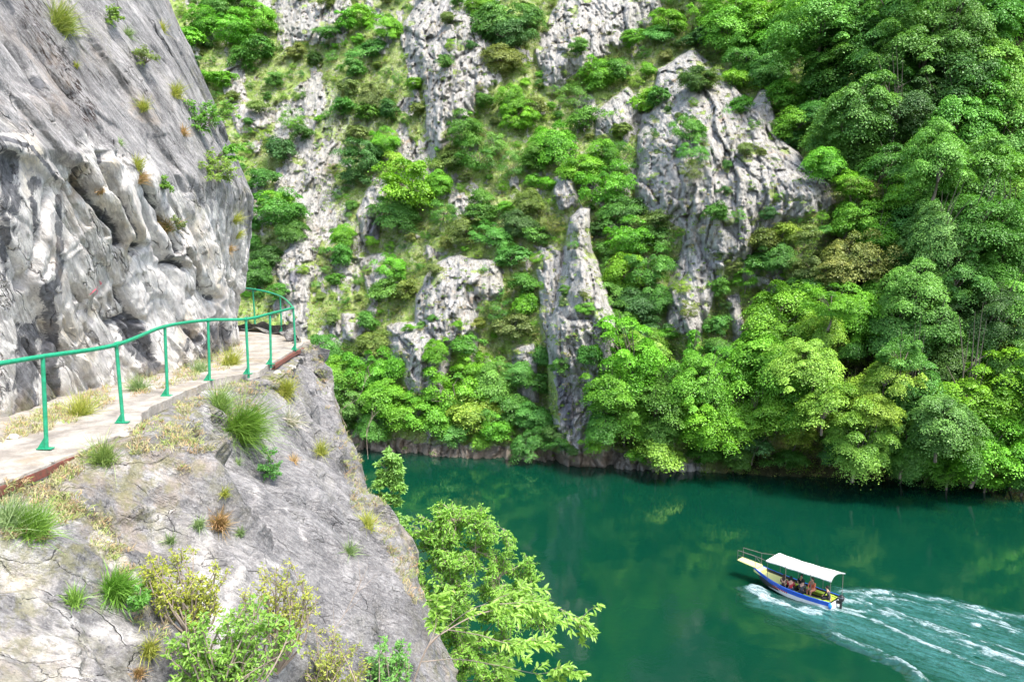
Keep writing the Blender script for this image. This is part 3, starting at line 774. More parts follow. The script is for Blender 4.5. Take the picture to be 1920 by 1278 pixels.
# ------------------------------------------------------------------ leaves
def leaves(C_, Nn, D, L, Wd, fold=.25, k=4):
    """rhombus leaves: centre, normal, direction, length, width"""
    D = D - (D * Nn).sum(1, keepdims=True) * Nn; D /= np.linalg.norm(D, axis=1, keepdims=True) + 1e-9
    S = np.cross(D, Nn); L = np.asarray(L).reshape(-1, 1); Wd = np.asarray(Wd).reshape(-1, 1)
    v = np.stack([C_ - D * L * .5, C_ + S * Wd * .5 + Nn * Wd * fold, C_ + D * L * .5 - Nn * L * .1, C_ - S * Wd * .5 + Nn * Wd * fold], 1)
    return v.reshape(-1, 3), np.arange(len(C_) * 4).reshape(-1, 4)
def unit(a): return a / (np.linalg.norm(a, axis=-1, keepdims=True) + 1e-9)

def crown_mesh(name, seed, nclump, nleaf, leaf, shape=(1, 1, .9), clump=.3, flat_=.5, droop=.25, open_=0.0, cone=False, fine=1.0):
    g = np.random.default_rng(seed)
    # clump centres spread through the volume, uneven outline from a few big lobes
    dirs = unit(g.normal(size=(nclump * 3, 3))); 
    lob = unit(g.normal(size=(7, 3))); lw = g.uniform(.0, .62, 7)
    rad = .62 + sum(lw[i] * np.clip(dirs @ lob[i], 0, 1) ** 3 for i in range(7)) 
    rr = g.uniform(.25, 1, nclump * 3) ** .45
    c = dirs * (rad * rr)[:, None]
    c = c[c[:, 2] > -.75 + .3 * g.random(len(c))][:nclump]
    if cone:
        zz = g.uniform(-1, 1, len(c)); w = (1 - (zz + 1) / 2.05) ** .8
        a = g.uniform(0, 6.283, len(c)); q = g.uniform(.3, 1, len(c)) ** .5
        c = np.stack([np.cos(a) * q * w, np.sin(a) * q * w, zz], 1)
    c = c * np.array(shape)
    n = len(c)
    cs = clump * g.uniform(.45, 1.5, n)
    if cone: cs *= .75
    V = []; cid = np.repeat(np.arange(n), nleaf)
    d = unit(g.normal(size=(n * nleaf, 3))); up = g.random(len(d)) < .8; d[:, 2] = np.where(up, np.abs(d[:, 2]), d[:, 2])
    outw = unit(c * np.array([1, 1, .6]))[cid]
    r = (cs[cid] * g.uniform(.25, 1.05, len(d)) ** .6 * (1 + .18 * np.abs(g.normal(size=len(d))) * (g.random(len(d)) < .4)) * (1 + .22 * vn(d * 2.3 + cid[:, None] * 3.7, 3)))[:, None]
    off = d * r * np.array([1, 1, flat_])
    off[:, 2] -= droop * (off[:, 0] ** 2 + off[:, 1] ** 2) / cs[cid] - .0
    off[:, 2] -= droop * (off * outw).sum(1).clip(0, None) * .7
    pos = c[cid] + off
    nm = unit(d * np.array([.8, .8, 1.1]) + outw * .35 + np.array([0, 0, .55]) + g.normal(size=d.shape) * .50)
    dr = unit(g.normal(size=d.shape) + outw * .8 + np.array([0, 0, -.5]))
    L = leaf * g.uniform(.6, 1.35, len(d))
    v, f = leaves(pos, nm, dr, L, L * g.uniform(.5, .75, len(d)) * fine)
    tone = np.clip(.5 + .25 * g.normal(size=n)[cid] + .16 * g.normal(size=len(d)) , 0, 1)
    return mesh_from(name, v, f, [LEAF], False, dict(v=np.repeat(tone, 4))), c

def trunk_mesh(name, cen, base, rad, seed, n=7, lean=0):
    g = random.Random(seed); m = MB()
    fork = Vector((g.uniform(-.08, .08), g.uniform(-.08, .08), base + (0 - base) * .55))
    b = Vector((0, 0, base))
    m.tube([b, b.lerp(fork, .5) + Vector((g.uniform(-.04, .04), 0, 0)), fork], [rad, rad * .8, rad * .65], 6)
    pick = sorted(cen, key=lambda q: -q[2])[: max(n * 2, 8)]
    g.shuffle(pick)
    for q in pick[:n]:
        q = Vector(q) * .92; mid = fork.lerp(q, .5) + Vector((g.uniform(-.1, .1), g.uniform(-.1, .1), .1))
        m.tube([fork, mid, q], [rad * .5, rad * .3, rad * .1], 5)
        q2 = mid + Vector((g.uniform(-.3, .3), g.uniform(-.3, .3), g.uniform(.1, .3)))
        m.tube([mid, q2], [rad * .22, rad * .07], 4)
    me = mesh_from(name, np.array([tuple(v) for v in m.V]), m.F, [BARK], True)
    return me

KIN = {}
def kind(key, variants, base, rad, **kw):
    KIN[key] = []
    for i in range(variants):
        cm_, cen = crown_mesh('crown', 1000 + hash_(key) + i * 13, **kw)
        KIN[key].append((cm_, trunk_mesh('trunk', [tuple(q) for q in cen], base, rad, 77 + i), base))
def hash_(s): return sum(ord(c) * (i + 3) for i, c in enumerate(s)) % 900
kind('big', 5, -1.25, .05, nclump=78, nleaf=480, leaf=.046, shape=(1, 1, .95), clump=.27, flat_=.34, droop=.55)
kind('mid', 4, -1.1, .05, nclump=54, nleaf=330, leaf=.056, shape=(1, 1, .85), clump=.28, flat_=.5, droop=.35)
kind('small', 4, -.85, .045, nclump=30, nleaf=230, leaf=.088, shape=(1, 1, .8), clump=.34, flat_=.6, droop=.2)
kind('loose', 3, -1.1, .04, nclump=44, nleaf=150, leaf=.058, shape=(1, 1, .9), clump=.25, flat_=.6, droop=.25, fine=.6)
kind('cone', 2, -1.15, .04, nclump=80, nleaf=140, leaf=.062, shape=(.5, .5, 1), clump=.22, flat_=.5, droop=.5, cone=True)

CC = dict(B=(.155, .42, .030), M=(.095, .275, .038), D=(.070, .18, .036), O=(.16, .24, .05), P=(.145, .37, .060), Y=(.24, .44, .05), R=(.24, .27, .07))
CNAME = dict(B='bright green', M='mid green', D='dark green', O='olive green', P='pale grey-green', Y='yellow-green', R='olive-brown')
trees = []
cnt = 0
rr0 = random.Random(77)
def tree(px, py, r, col, kd=None, push=0.0, name=None, label=None, lean=None, aspect=1.0):
    """crown seen at px,py with radius r (photo pixels), rooted on the hillside below it"""
    global cnt
    h, nrm_ = hit(px, min(py + r * .55, np.interp(px, sx, sy) - 4), bvh_hill)
    if h is None: return None
    Yt = h.y - push - (rr0.uniform(0, 6.5) if px > 1500 and py < 860 else 0)
    dep = Yt * CT - h.z * ST
    R = r * .9 * dep / FPX
    if kd is None: kd = 'big' if r > 62 else 'mid' if r > 34 else 'small'
    vs = KIN[kd]; vi = cnt % len(vs); cm_, tm, base = vs[vi]; cnt += 1
    cw = Vector(at(px, py, Yt - R * .55))
    rootv = cw + Vector((0, R * .35, base * R))
    # bring the root onto the ground directly below / behind the crown
    g = bvh_hill.ray_cast(Vector((cw.x, cw.y + R * .35, cw.z + .01)), Vector((0, .55, -1)).normalized(), 60)
    if g[0] is not None and (g[0] - cw).length < 3.2 * R: rootv = g[0]
    nm_ = name or ('tree' if R > 1.9 else 'shrub')
    e = empty(nm_, rootv); e['_c'] = 1; del e['_c']
    rnd = random.Random(cnt * 31)
    c_ = CC[col]; k = rnd.uniform(.88, 1.12); c_ = (c_[0] * k * rnd.uniform(.85, 1.18), c_[1] * k, c_[2] * k * rnd.uniform(.8, 1.25), 1)
    cr = obj('crown', cm_, e); cr.color = c_
    cr.location = cw - rootv; cr.rotation_euler = (rnd.uniform(-.15, .3), rnd.uniform(-.15, .15), rnd.uniform(0, 6.28)); s = R
    cr.scale = (s * rnd.uniform(.85, 1.25), s * rnd.uniform(.85, 1.2), s * aspect * rnd.uniform(.9, 1.1))
    tr = obj('trunk', tm, e)
    # trunk mesh runs from (0,0,base) to the crown centre: shear-free fit by rotation + scale
    d = cw - rootv; Ln = d.length
    q = Vector((0, 0, 1)).rotation_difference(d.normalized())
    tr.rotation_mode = 'QUATERNION'; tr.rotation_quaternion = q
    sc_ = Ln / abs(base); tr.scale = (s, s, sc_) if sc_ < s * 2.2 else (s, s, s * 2.2)
    tr.location = d - q @ Vector((0, 0, 0))
    trees.append(dict(o=e, px=px, py=py, r=r, col=col, kd=kd, R=R, nm=nm_, label=label))
    return e

T1 = [ # prominent trees and shrubs read off the photograph: px, py, radius px, colour[, kind]
 (380, 38, 42, 'B'), (432, 58, 45, 'B'), (490, 32, 44, 'B'), (452, 108, 34, 'M'), (418, 150, 26, 'B'), (492, 90, 34, 'M'), (350, 70, 34, 'B'), (405, 12, 40, 'M'), (455, 8, 34, 'D'),
 (525, 398, 52, 'M'), (522, 378, 38, 'B'), (545, 432, 38, 'M'), (492, 334, 28, 'M'), (547, 222, 32, 'B', 'loose'), (528, 280, 34, 'D'), (565, 250, 26, 'D'), (515, 150, 20, 'M'), (555, 95, 22, 'O'), (590, 110, 20, 'D'),
 (498, 482, 42, 'D'), (482, 512, 40, 'M'), (520, 545, 26, 'M'), (470, 455, 24, 'M'), (642, 442, 36, 'B'), (640, 480, 30, 'M'), (622, 594, 22, 'O'), (668, 250, 24, 'O'), (620, 60, 22, 'M'), (650, 40, 26, 'B'), (680, 30, 30, 'B'), (730, 50, 36, 'B'), (700, 90, 30, 'M'), (665, 130, 26, 'M'),
 (775, 352, 66, 'B', 'mid'), (745, 398, 52, 'M'), (825, 345, 36, 'B'), (745, 305, 30, 'Y'), (722, 268, 36, 'B'), (690, 292, 44, 'D'), (665, 330, 28, 'D'), (700, 180, 36, 'O'), (730, 205, 30, 'D'), (690, 210, 26, 'M'), (640, 200, 26, 'M'), (655, 165, 22, 'O'),
 (870, 250, 46, 'M'), (895, 292, 46, 'M', 'loose'), (850, 300, 34, 'O'), (958, 188, 38, 'B'), (972, 222, 36, 'B'), (1000, 200, 30, 'O'), (945, 110, 44, 'O'), (928, 42, 52, 'M'), (960, 60, 48, 'D'), (990, 30, 40, 'M'), (905, 15, 36, 'B'), (930, 270, 40, 'P', 'loose'), (960, 310, 36, 'P', 'loose'),
 (1038, 268, 52, 'B'), (1085, 318, 46, 'B'), (1005, 290, 40, 'M'), (1135, 352, 50, 'B'), (1152, 398, 42, 'M'), (1160, 300, 44, 'M', 'loose'), (1120, 140, 40, 'B'), (1160, 130, 34, 'M'), (1080, 180, 38, 'P', 'loose'), (1100, 220, 34, 'M'), (1130, 285, 38, 'B'), (1085, 85, 24, 'M'),
 (1298, 242, 36, 'M'), (1302, 285, 34, 'P', 'loose'), (1300, 320, 26, 'O', 'loose'), (1212, 188, 34, 'B'), (1235, 180, 28, 'M'), (1300, 148, 38, 'D'), (1330, 150, 26, 'O'), (1185, 70, 24, 'B'), (1255, 40, 38, 'B'), (1240, 62, 28, 'M'), (1312, 70, 32, 'D'), (1345, 95, 30, 'O', 'loose'),
 (742, 500, 36, 'B'), (722, 540, 34, 'M'), (760, 545, 30, 'O'), (690, 600, 30, 'M'), (700, 640, 36, 'O'), (830, 400, 34, 'P', 'loose'), (870, 430, 36, 'O'), (900, 400, 34, 'M'), (930, 440, 36, 'M'), (975, 420, 38, 'D'), (990, 380, 36, 'O'), (1010, 440, 30, 'M'), (960, 480, 34, 'M'), (980, 530, 34, 'M'), (930, 580, 36, 'M', 'loose'), (960, 610, 34, 'O'), (985, 570, 32, 'B'), (900, 370, 30, 'M'), (1040, 420, 28, 'O', 'loose'),
 (1180, 450, 46, 'B'), (1222, 440, 44, 'M'), (1240, 410, 34, 'O'), (1170, 510, 48, 'B'), (1215, 505, 52, 'M'), (1150, 550, 44, 'P'), (1195, 570, 50, 'D'), (1230, 560, 40, 'M'), (1165, 600, 42, 'M'), (1210, 620, 40, 'D'), (1130, 470, 28, 'M'), (1140, 500, 30, 'P', 'loose'), (1180, 640, 40, 'M'), (1120, 430, 24, 'D'), (1190, 390, 34, 'D'),
 (1385, 405, 22, 'P', 'loose'), (1440, 400, 20, 'D'), (1430, 450, 34, 'O'), (1470, 435, 30, 'Y'), (1460, 480, 40, 'M'), (1510, 440, 30, 'O'), (1420, 490, 30, 'M'), (1400, 520, 30, 'B', 'loose'), (1350, 540, 26, 'M'), (1330, 600, 24, 'M', 'loose'), (1290, 580, 26, 'O', 'loose'), (1340, 650, 34, 'M'), (1345, 610, 28, 'M'), (1375, 500, 22, 'O', 'loose'),
 (1590, 480, 72, 'R', 'mid'), (1560, 510, 48, 'R', 'mid'), (1630, 500, 44, 'R', 'loose'), (1525, 500, 40, 'O'), (1500, 540, 44, 'M'),
 # trees at the water
 (640, 700, 52, 'B'), (610, 660, 44, 'M'), (690, 700, 58, 'B'), (660, 755, 50, 'M'), (720, 745, 56, 'B'), (700, 800, 40, 'M'), (760, 780, 46, 'B'), (740, 690, 34, 'B'), (635, 790, 44, 'D'), (600, 740, 44, 'M'),
 (850, 735, 62, 'B', 'mid'), (820, 780, 48, 'B'), (890, 770, 56, 'Y', 'mid'), (930, 710, 54, 'P', 'mid'), (890, 690, 40, 'B'), (960, 760, 48, 'M'), (1000, 780, 42, 'P', 'mid'), (850, 815, 30, 'M'), (930, 805, 38, 'B'), (1025, 790, 36, 'M'), (970, 700, 36, 'P'), (1010, 720, 34, 'M'), (1045, 810, 24, 'D'), (900, 828, 24, 'B'),
 (1190, 690, 82, 'B'), (1140, 735, 54, 'B'), (1230, 750, 74, 'M'), (1180, 780, 60, 'B'), (1240, 810, 52, 'M'), (1130, 800, 42, 'M'), (1265, 720, 46, 'M'), (1215, 650, 44, 'Y', 'mid'),
 (1232, 850, 46, 'Y', 'small'), (1200, 852, 26, 'B', 'small'), (1262, 858, 24, 'Y', 'small'),
 (1298, 662, 44, 'B', 'cone'), (1325, 725, 70, 'B'), (1330, 790, 66, 'B'), (1375, 700, 52, 'B'), (1360, 665, 40, 'M'), (1395, 790, 60, 'B'),
 (1455, 600, 78, 'B'), (1430, 680, 84, 'B'), (1480, 745, 72, 'B'), (1430, 775, 60, 'B'), (1540, 620, 56, 'Y'), (1525, 690, 64, 'Y'), (1550, 760, 60, 'Y'), (1600, 740, 60, 'Y', 'mid'), (1500, 805, 40, 'Y'), (1610, 835, 66, 'Y'), (1665, 700, 56, 'Y', 'mid'), (1650, 770, 52, 'Y'),
 (1620, 600, 72, 'B'), (1560, 570, 50, 'B'), (1680, 620, 62, 'M'), (1720, 540, 64, 'P', 'big'), (1750, 610, 60, 'M'), (1690, 670, 50, 'M'), (1720, 740, 70, 'M'), (1700, 830, 64, 'M'), (1780, 690, 66, 'D'), (1770, 790, 72, 'M'), (1760, 860, 50, 'B'), (1830, 740, 80, 'B'), (1880, 690, 70, 'M'), (1840, 830, 80, 'B'), (1900, 790, 74, 'B'), (1930, 860, 60, 'M'), (1810, 640, 62, 'M'), (1860, 600, 64, 'D'), (1650, 840, 44, 'M'),
 # forest on the right
 (1370, 60, 62, 'B'), (1420, 40, 56, 'B'), (1380, 10, 46, 'B'), (1340, 25, 40, 'B'), (1460, 80, 56, 'B'), (1440, 130, 46, 'M'), (1400, 110, 44, 'M'), (1475, 20, 50, 'B'), (1385, 150, 34, 'B'),
 (1540, 60, 84, 'P'), (1560, 140, 72, 'M'), (1620, 40, 80, 'M'), (1700, 30, 84, 'P'), (1660, 120, 84, 'M'), (1730, 110, 80, 'M'), (1600, 210, 76, 'M'), (1540, 110, 40, 'P'), (1690, 210, 72, 'D'), (1650, 180, 60, 'M'), (1780, 60, 76, 'M'), (1850, 40, 82, 'M'), (1910, 20, 70, 'D'), (1700, 875, 44, 'M'), (1785, 878, 48, 'M'), (1855, 888, 46, 'B'), (1925, 892, 50, 'M'), (1560, 850, 34, 'D'), (1420, 835, 32, 'D'), (1050, 832, 20, 'M'), (1112, 835, 28, 'B'), (1075, 845, 15, 'D'), (1800, 150, 84, 'D'),
 (1480, 180, 50, 'B'), (1490, 235, 52, 'B'), (1492, 262, 28, 'M'), (1530, 210, 40, 'M'), (1550, 270, 56, 'M'), (1545, 306, 40, 'B'), (1600, 300, 60, 'M'), (1660, 310, 56, 'M'), (1600, 345, 40, 'B'), (1615, 360, 46, 'R', 'loose'), (1660, 370, 46, 'B'), (1600, 400, 50, 'B'), (1598, 386, 34, 'B'), (1588, 428, 32, 'B'),
 (1860, 160, 92, 'P'), (1800, 230, 92, 'P'), (1880, 260, 96, 'P'), (1760, 300, 74, 'P'), (1820, 330, 92, 'M'), (1900, 360, 80, 'P'), (1740, 380, 60, 'M'), (1700, 420, 60, 'P'), (1760, 440, 70, 'P'), (1690, 480, 60, 'M'), (1830, 420, 74, 'M'), (1900, 450, 80, 'P'), (1790, 520, 66, 'M'), (1860, 520, 76, 'M'), (1920, 560, 70, 'P'), (1640, 440, 44, 'B'), (1700, 340, 44, 'M'), (1650, 545, 50, 'B'), (1960, 200, 90, 'M'), (1970, 700, 80, 'M'), (1960, 420, 70, 'M'),
]
for a in T1:
    r_ = a[2]
    tree(a[0], a[1], r_, a[3], a[4] if len(a) > 4 else None, push=(2.2 if a[1] > 640 and a[0] > 1100 else 0))
# fill the wooded and bushy ground between them
occ = [(a[0], a[1], a[2]) for a in T1]
def free(px, py, r, k):
    return all((px - a) ** 2 + (py - b) ** 2 > (k * (r + c)) ** 2 for a, b, c in occ)
rr = random.Random(5); nfill = 0
FILLS = []
for _ in range(9000):
    px = rr.uniform(335, 1990); s = np.interp(px, sx, sy); py = rr.uniform(-30, s - 16)
    forest = px > 1440 + max(0, (170 - py)) * -.6 + max(0, py - 250) * .35 and (px - 1440) * 1.0 > (py - 170) * .5
    lowband = py > 640 and px > 590
    if rock_at(px, py + 8) > .42: continue
    if px < 640 and py > 560: continue
    if forest or lowband:
        r = rr.uniform(34, 56) if forest else rr.uniform(26, 42); k = .72 if forest else .6; col = rr.choice('MMBMD' if forest else 'BMBM')
    else:
        r = rr.choice([9, 11, 13, 16, 19, 23]) * rr.uniform(.85, 1.2); k = .74; col = rr.choice('MMBBOOYMPPD')
    if not free(px, py, r, k): continue
    occ.append((px, py, r)); FILLS.append((px, py, r, col)); nfill += 1
FILLS.sort(key=lambda a: -a[2])
for (px, py, r, col) in FILLS[:285]:
    tree(px, py, r, col, kd=('loose' if col in 'PY' or (r < 18 and (px + py) % 3 < 1.3) else None))
print('trees', len(T1), 'fill', nfill)
# ------------------------------------------------------------------ water
BH = math.radians(133)                                      # heading of the boat
BO = np.array([20.95, 49.35])                               # its stern on the water
def fw(a, b): return (BO[0] + a * math.cos(BH) - b * math.sin(BH), BO[1] + a * math.sin(BH) + b * math.cos(BH))
def wpx(px, py): return tuple(at_z(px, py, WATER)[:2])
def water_nodes(t, foam=False):
    p = t.pos(); px_ = t.pos((1, 1, 1), (0, 0, math.radians(20)))
    n1 = t.noise(p, .9, 3, .55); n2 = t.noise(px_, 3.2, 4, .6); n3 = t.noise(p, .09, 3, .5)
    calm = t.ramp(n3, .38, .64, .35, 1.0)
    h = t.math('ADD', t.math('MULTIPLY', n1, .8), t.math('MULTIPLY', n2, .35))
    h = t.math('MULTIPLY', h, calm)
    col = t.mix(t.noise(p, .05, 2), (.0012, .027, .0150), (.0018, .039, .021))
    rough = .02; dist = .018
    if foam:
        f = t.attr('foam'); wq = t.attr('wash')
        pl = t.pos((.45, 2.0, 1), (0, 0, math.radians(0)), obj_=True)
        s1 = t.noise(pl, 1.7, 8, .74, .5); s2 = t.noise(p, 5.5, 6, .72, .3)
        s = t.math('ADD', t.math('MULTIPLY', s1, .6), t.math('MULTIPLY', s2, .4))
        f = t.math('MULTIPLY', f, t.ramp(t.noise(t.pos((.35, 1.3, 1), obj_=True), 1.2, 4, .6), .33, .62, .55, 1.12))
        th = t.math('SUBTRACT', 1.05, t.math('MULTIPLY', f, .79))
        fm = t.ramp(t.math('SUBTRACT', t.math('ADD', s, .02), th), -.13, .22)
        s4 = t.noise(t.pos((.9, 5.0, 1), obj_=True), 2.4, 6, .7, .4)
        fm = t.math('MULTIPLY', fm, t.ramp(s4, .38, .62, .22, 1))
        aer = t.math('MULTIPLY', wq, t.ramp(s, .36, .60, .05, 1))
        col = t.mix(t.math('MULTIPLY', aer, .5), col, (.07, .24, .24))
        col = t.mix(fm, col, (.42, .54, .57))
        rough = t.ramp(fm, 0, 1, .06, .6)
        h = t.math('ADD', h, t.math('MULTIPLY', fm, .9)); h = t.math('ADD', h, t.math('MULTIPLY', t.math('MULTIPLY', wq, s1), 2.2)); dist = .05
    b = t.bsdf(col, rough, t.bump(h, dist, 1.0), IOR=1.45, Specular_IOR_Level=.8)
    return t.m
wm = water_nodes(NT('river_water')); wf = water_nodes(NT('boat_wake_water'), True)
xs = np.concatenate([np.linspace(-160, -12, 40)[:-1], np.linspace(-12, 60, 300), np.linspace(60, 230, 40)[1:]])
ys = np.concatenate([np.linspace(-60, 18, 40)[:-1], np.linspace(18, 100, 300), np.linspace(100, 210, 20)[1:]])
GX, GY = np.meshgrid(xs, ys); G = np.stack([GX, GY, np.zeros_like(GX)], -1)
Z = WATER + .015 * fbm(G * .3, 3, 500)
wmesh = mesh_from('water', np.stack([GX, GY, Z], -1), grid_faces(*GX.shape), [wm], True)
tag(obj('water', wmesh), kind='structure')

# wake: strokes on the water (ground metres): points, half width, foam, wash, height
strokes = []
def S_(pts, w, foam, wash, hgt, taper=None): strokes.append(([wpx(*p) for p in pts], w, foam, wash, hgt, taper))
S_([(1408, 1094), (1414, 1106), (1432, 1120), (1470, 1134), (1515, 1146), (1560, 1156)], .50, 1.15, .8, .10)
S_([(1409, 1097), (1418, 1110), (1440, 1122)], .62, 1.3, .8, .16)
S_([(1545, 1142), (1590, 1146), (1610, 1150)], .8, 1.0, 1.0, .03)
S_([(1440, 1128), (1480, 1146), (1520, 1152), (1580, 1165), (1640, 1185)], .8, .25, .95, 0)
S_([(1575, 1128), (1620, 1138), (1690, 1160), (1760, 1185), (1840, 1215), (1930, 1252), (2020, 1290)], .75, .92, 1.0, .05)
S_([(1590, 1125), (1640, 1128), (1720, 1140), (1800, 1160), (1930, 1190)], .9, .55, 1.0, .04)
S_([(1580, 1110), (1620, 1112), (1660, 1113), (1700, 1116), (1760, 1127), (1830, 1143)], .55, .80, .9, .08)
S_([(1590, 1108), (1618, 1107)], .4, .8, .6, .05)
S_([(1800, 1143), (1860, 1152), (1930, 1160), (2050, 1176)], .6, .86, .8, .08)
S_([(1830, 1174), (1880, 1181), (1960, 1194)], .45, .8, .6, .05)
S_([(1540, 1168), (1560, 1190), (1590, 1206), (1640, 1222), (1690, 1250), (1725, 1282), (1760, 1310)], .42, .62, .55, .14)
S_([(1672, 1236), (1700, 1256), (1735, 1284)], .25, .95, .4, .12)
S_([(1560, 1155), (1620, 1180), (1700, 1210), (1800, 1255), (1880, 1290)], 1.5, .42, .9, .04)
S_([(1640, 1150), (1720, 1180), (1830, 1230), (1930, 1275)], 1.6, .48, .9, .04)
S_([(1700, 1150), (1800, 1185), (1950, 1225)], 1.5, .42, .85, .03)
S_([(1455, 1165), (1485, 1176), (1520, 1170)], .5, .30, .1, .02)
S_([(1600, 1120), (1700, 1128), (1850, 1160), (1990, 1200)], .5, .75, .7, .03)
S_([(1640, 1165), (1760, 1215), (1880, 1270)], .4, .8, .7, .03)
S_([(1600, 1140), (1720, 1165), (1880, 1215), (1990, 1250)], .35, .8, .7, .03)
S_([(1600, 1190), (1700, 1235), (1800, 1282)], 1.0, .30, .5, .06)
ca, sa = math.cos(BH), math.sin(BH)
la = np.arange(-24, 8, .075); lb = np.arange(-9, 12, .075)
LA, LB = np.meshgrid(la, lb); WXg = BO[0] + LA * ca - LB * sa; WYg = BO[1] + LA * sa + LB * ca
foam = np.zeros_like(LA); wash = foam.copy(); hz = foam.copy()
G = np.stack([LA, LB, LA * 0], -1)
fine_w = fbm(G * np.array([1.6, 3.5, 1]), 4, 512, .6)
wob = .5 * fbm(G * np.array([.5, .9, 1]), 4, 510)
for pts, w_, f_, a_, h_, tp in strokes:
    d, par = seg_dist(WXg + wob * .5, WYg + wob * .5, pts)
    if w_ < .3 or h_ >= .10: env = sst(0, .12, par) * sst(1, .86, par)
    else: env = 1
    d = np.abs(d + fine_w * min(w_, .6) * .9)
    foam = np.maximum(foam, f_ * np.exp(-(d / w_) ** 2) * env); wash = np.maximum(wash, a_ * np.exp(-(d / (w_ * 1.3)) ** 2) * env); hz += h_ * np.exp(-(d / (w_ * 1.2)) ** 2) * env
turb = fbm(G * np.array([1.2, 2.6, 1]), 5, 520, .6)
hz = hz + (foam.clip(0, 1) * .09 + wash * .05) * turb + .05 * wash * np.sin(LB * 2.2 + LA * .35 + 2 * wob)
edge = np.minimum.reduce([LA - la[0], la[-1] - LA, LB - lb[0], lb[-1] - LB])
keep = wash > .035
fc = grid_faces(*LA.shape); kf = keep.ravel()[fc].all(1) 
hull_in = (np.abs(LB) < .62) & (LA > .1) & (LA < 4.6)
kf &= ~hull_in.ravel()[fc].any(1)
blend = sst(.035, .25, wash)
VV = np.stack([LA, LB, .022 + hz * blend - .02 * (1 - blend)], -1).reshape(-1, 3)
used = np.unique(fc[kf]); remap = -np.ones(len(VV), int); remap[used] = np.arange(len(used))
wk = mesh_from('wake', VV[used], remap[fc[kf]], [wf], True, dict(foam=foam.ravel()[used], wash=(wash * blend).ravel()[used]))
wko = obj('wake', wk); wko.location = (BO[0], BO[1], WATER); wko.rotation_euler = (0, 0, BH); tag(wko, 'white foaming wake spreading behind and beside the motor boat', 'wake', kind='stuff')

# ------------------------------------------------------------------ boat
M_ = dict(white=paint('white_hull_paint', (.72, .72, .70), .35), blue=paint('blue_hull_paint', (.02, .10, .52), .35), yellow=paint('pale_yellow_paint', (.72, .70, .26), .5), lime=paint('lime_bench_paint', (.36, .50, .05), .5),
          dark=paint('dark_floor', (.03, .035, .03), .7), steel=paint('painted_steel_tube', (.16, .13, .11), .5), black=paint('black_plastic', (.014, .014, .016), .35), grey=paint('grey_metal', (.35, .36, .38), .4, metal=.6), red=paint('red_lettering', (.50, .05, .04), .5), sky=paint('bright_blue_plastic', (.02, .22, .70), .4), anti=paint('dark_blue_keel', (.012, .03, .08), .5))
t = NT('white_canvas'); p = t.pos(obj_=True)
t.bsdf((.80, .79, .75), .8, t.bump(t.noise(p, 6, 4), .02)); M_['canvas'] = t.m
boat = empty('motor_boat', (BO[0], BO[1], WATER), BH); tag(boat, 'white and blue open motor boat with white canopy carrying passengers', 'boat')
bx_ = np.linspace(0, 5.75, 30)
hb = np.interp(bx_, [0, .8, 2.2, 3.5, 4.5, 5.2, 5.75], [.78, .86, .93, .88, .70, .50, .38])
sh_ = np.interp(bx_, [0, 1.5, 3, 4.2, 5.0, 5.75], [.52, .52, .60, .76, .93, 1.12])
kl = np.interp(bx_, [0, 3, 4.4, 5.2, 5.75], [-.22, -.22, -.12, .18, .80])
fl = np.interp(bx_, [0, 3, 4.5, 5.75], [.95, .93, .74, .5])    # bottom width share
sec = []
for i, x in enumerate(bx_):
    b, s_, k_, f_ = hb[i], sh_[i], kl[i], fl[i]
    L_ = [(0, k_), (b * f_ * .6, k_ + .05), (b * f_, k_ + (s_ - k_) * .30), (b * (f_ * .5 + .5), k_ + (s_ - k_) * .66), (b * .985, s_ - .17 * (s_ - k_)), (b, s_ - .005), (b + .035, s_), (b + .035, s_ + .03), (b - .05, s_ + .03), (b - .05, s_ - .02), (b * .96 - .06, k_ + (s_ - k_) * .45), (b * f_ - .08, max(.10, k_ + .1)), (0, max(.10, k_ + .1))]
    sec.append(L_)
m = MB(); K = len(sec[0])
for side in (1, -1):
    V = [(bx_[i], side * y, z) for i in range(len(bx_)) for (y, z) in sec[i]]; F = []; mats = []
    for i in range(len(bx_) - 1):
        for k in range(K - 1):
            q = (i * K + k, (i + 1) * K + k, (i + 1) * K + k + 1, i * K + k + 1)
            F.append(q if side > 0 else q[::-1]); mats.append(2 if k < 2 else 0 if k < 3 else 1 if k < 8 else 3)
    m.V += V; m.F += [tuple(a + m.n for a in f) for f in F]; m.M += mats; m.n += len(V)
for i in (0, len(bx_) - 1):
    V = [(bx_[i], y, z) for y, z in sec[i][:8]] + [(bx_[i], -y, z) for y, z in reversed(sec[i][1:8])]
    m.add(V, [tuple(range(len(V)))], 0)
m.build('hull', [M_['white'], M_['blue'], M_['anti'], M_['dark']], boat)
# fore deck and boarding platform
def slab(name, pts, z0_, z1_, th, mat):
    m = MB(); n_ = len(pts); zt = [z0_ + (z1_ - z0_) * (p[0] - pts[0][0]) / (pts[-1][0] - pts[0][0] + 1e-9) for p in pts]
    V = [(x, w_, z) for (x, w_), z in zip(pts, zt)] + [(x, -w_, z) for (x, w_), z in zip(pts, zt)]; V += [(a, b, c - th) for a, b, c in V]; F = []
    for i in range(n_ - 1):
        F += [(i, n_ + i, n_ + i + 1, i + 1), (2 * n_ + i, 2 * n_ + i + 1, 3 * n_ + i + 1, 3 * n_ + i), (i, i + 1, 2 * n_ + i + 1, 2 * n_ + i), (n_ + i, 3 * n_ + i, 3 * n_ + i + 1, n_ + i + 1)]
    F += [(0, 2 * n_, 3 * n_, n_), (n_ - 1, 2 * n_ - 1, 4 * n_ - 1, 3 * n_ - 1)]
    m.add(V, F); return m.build(name, mat, boat)
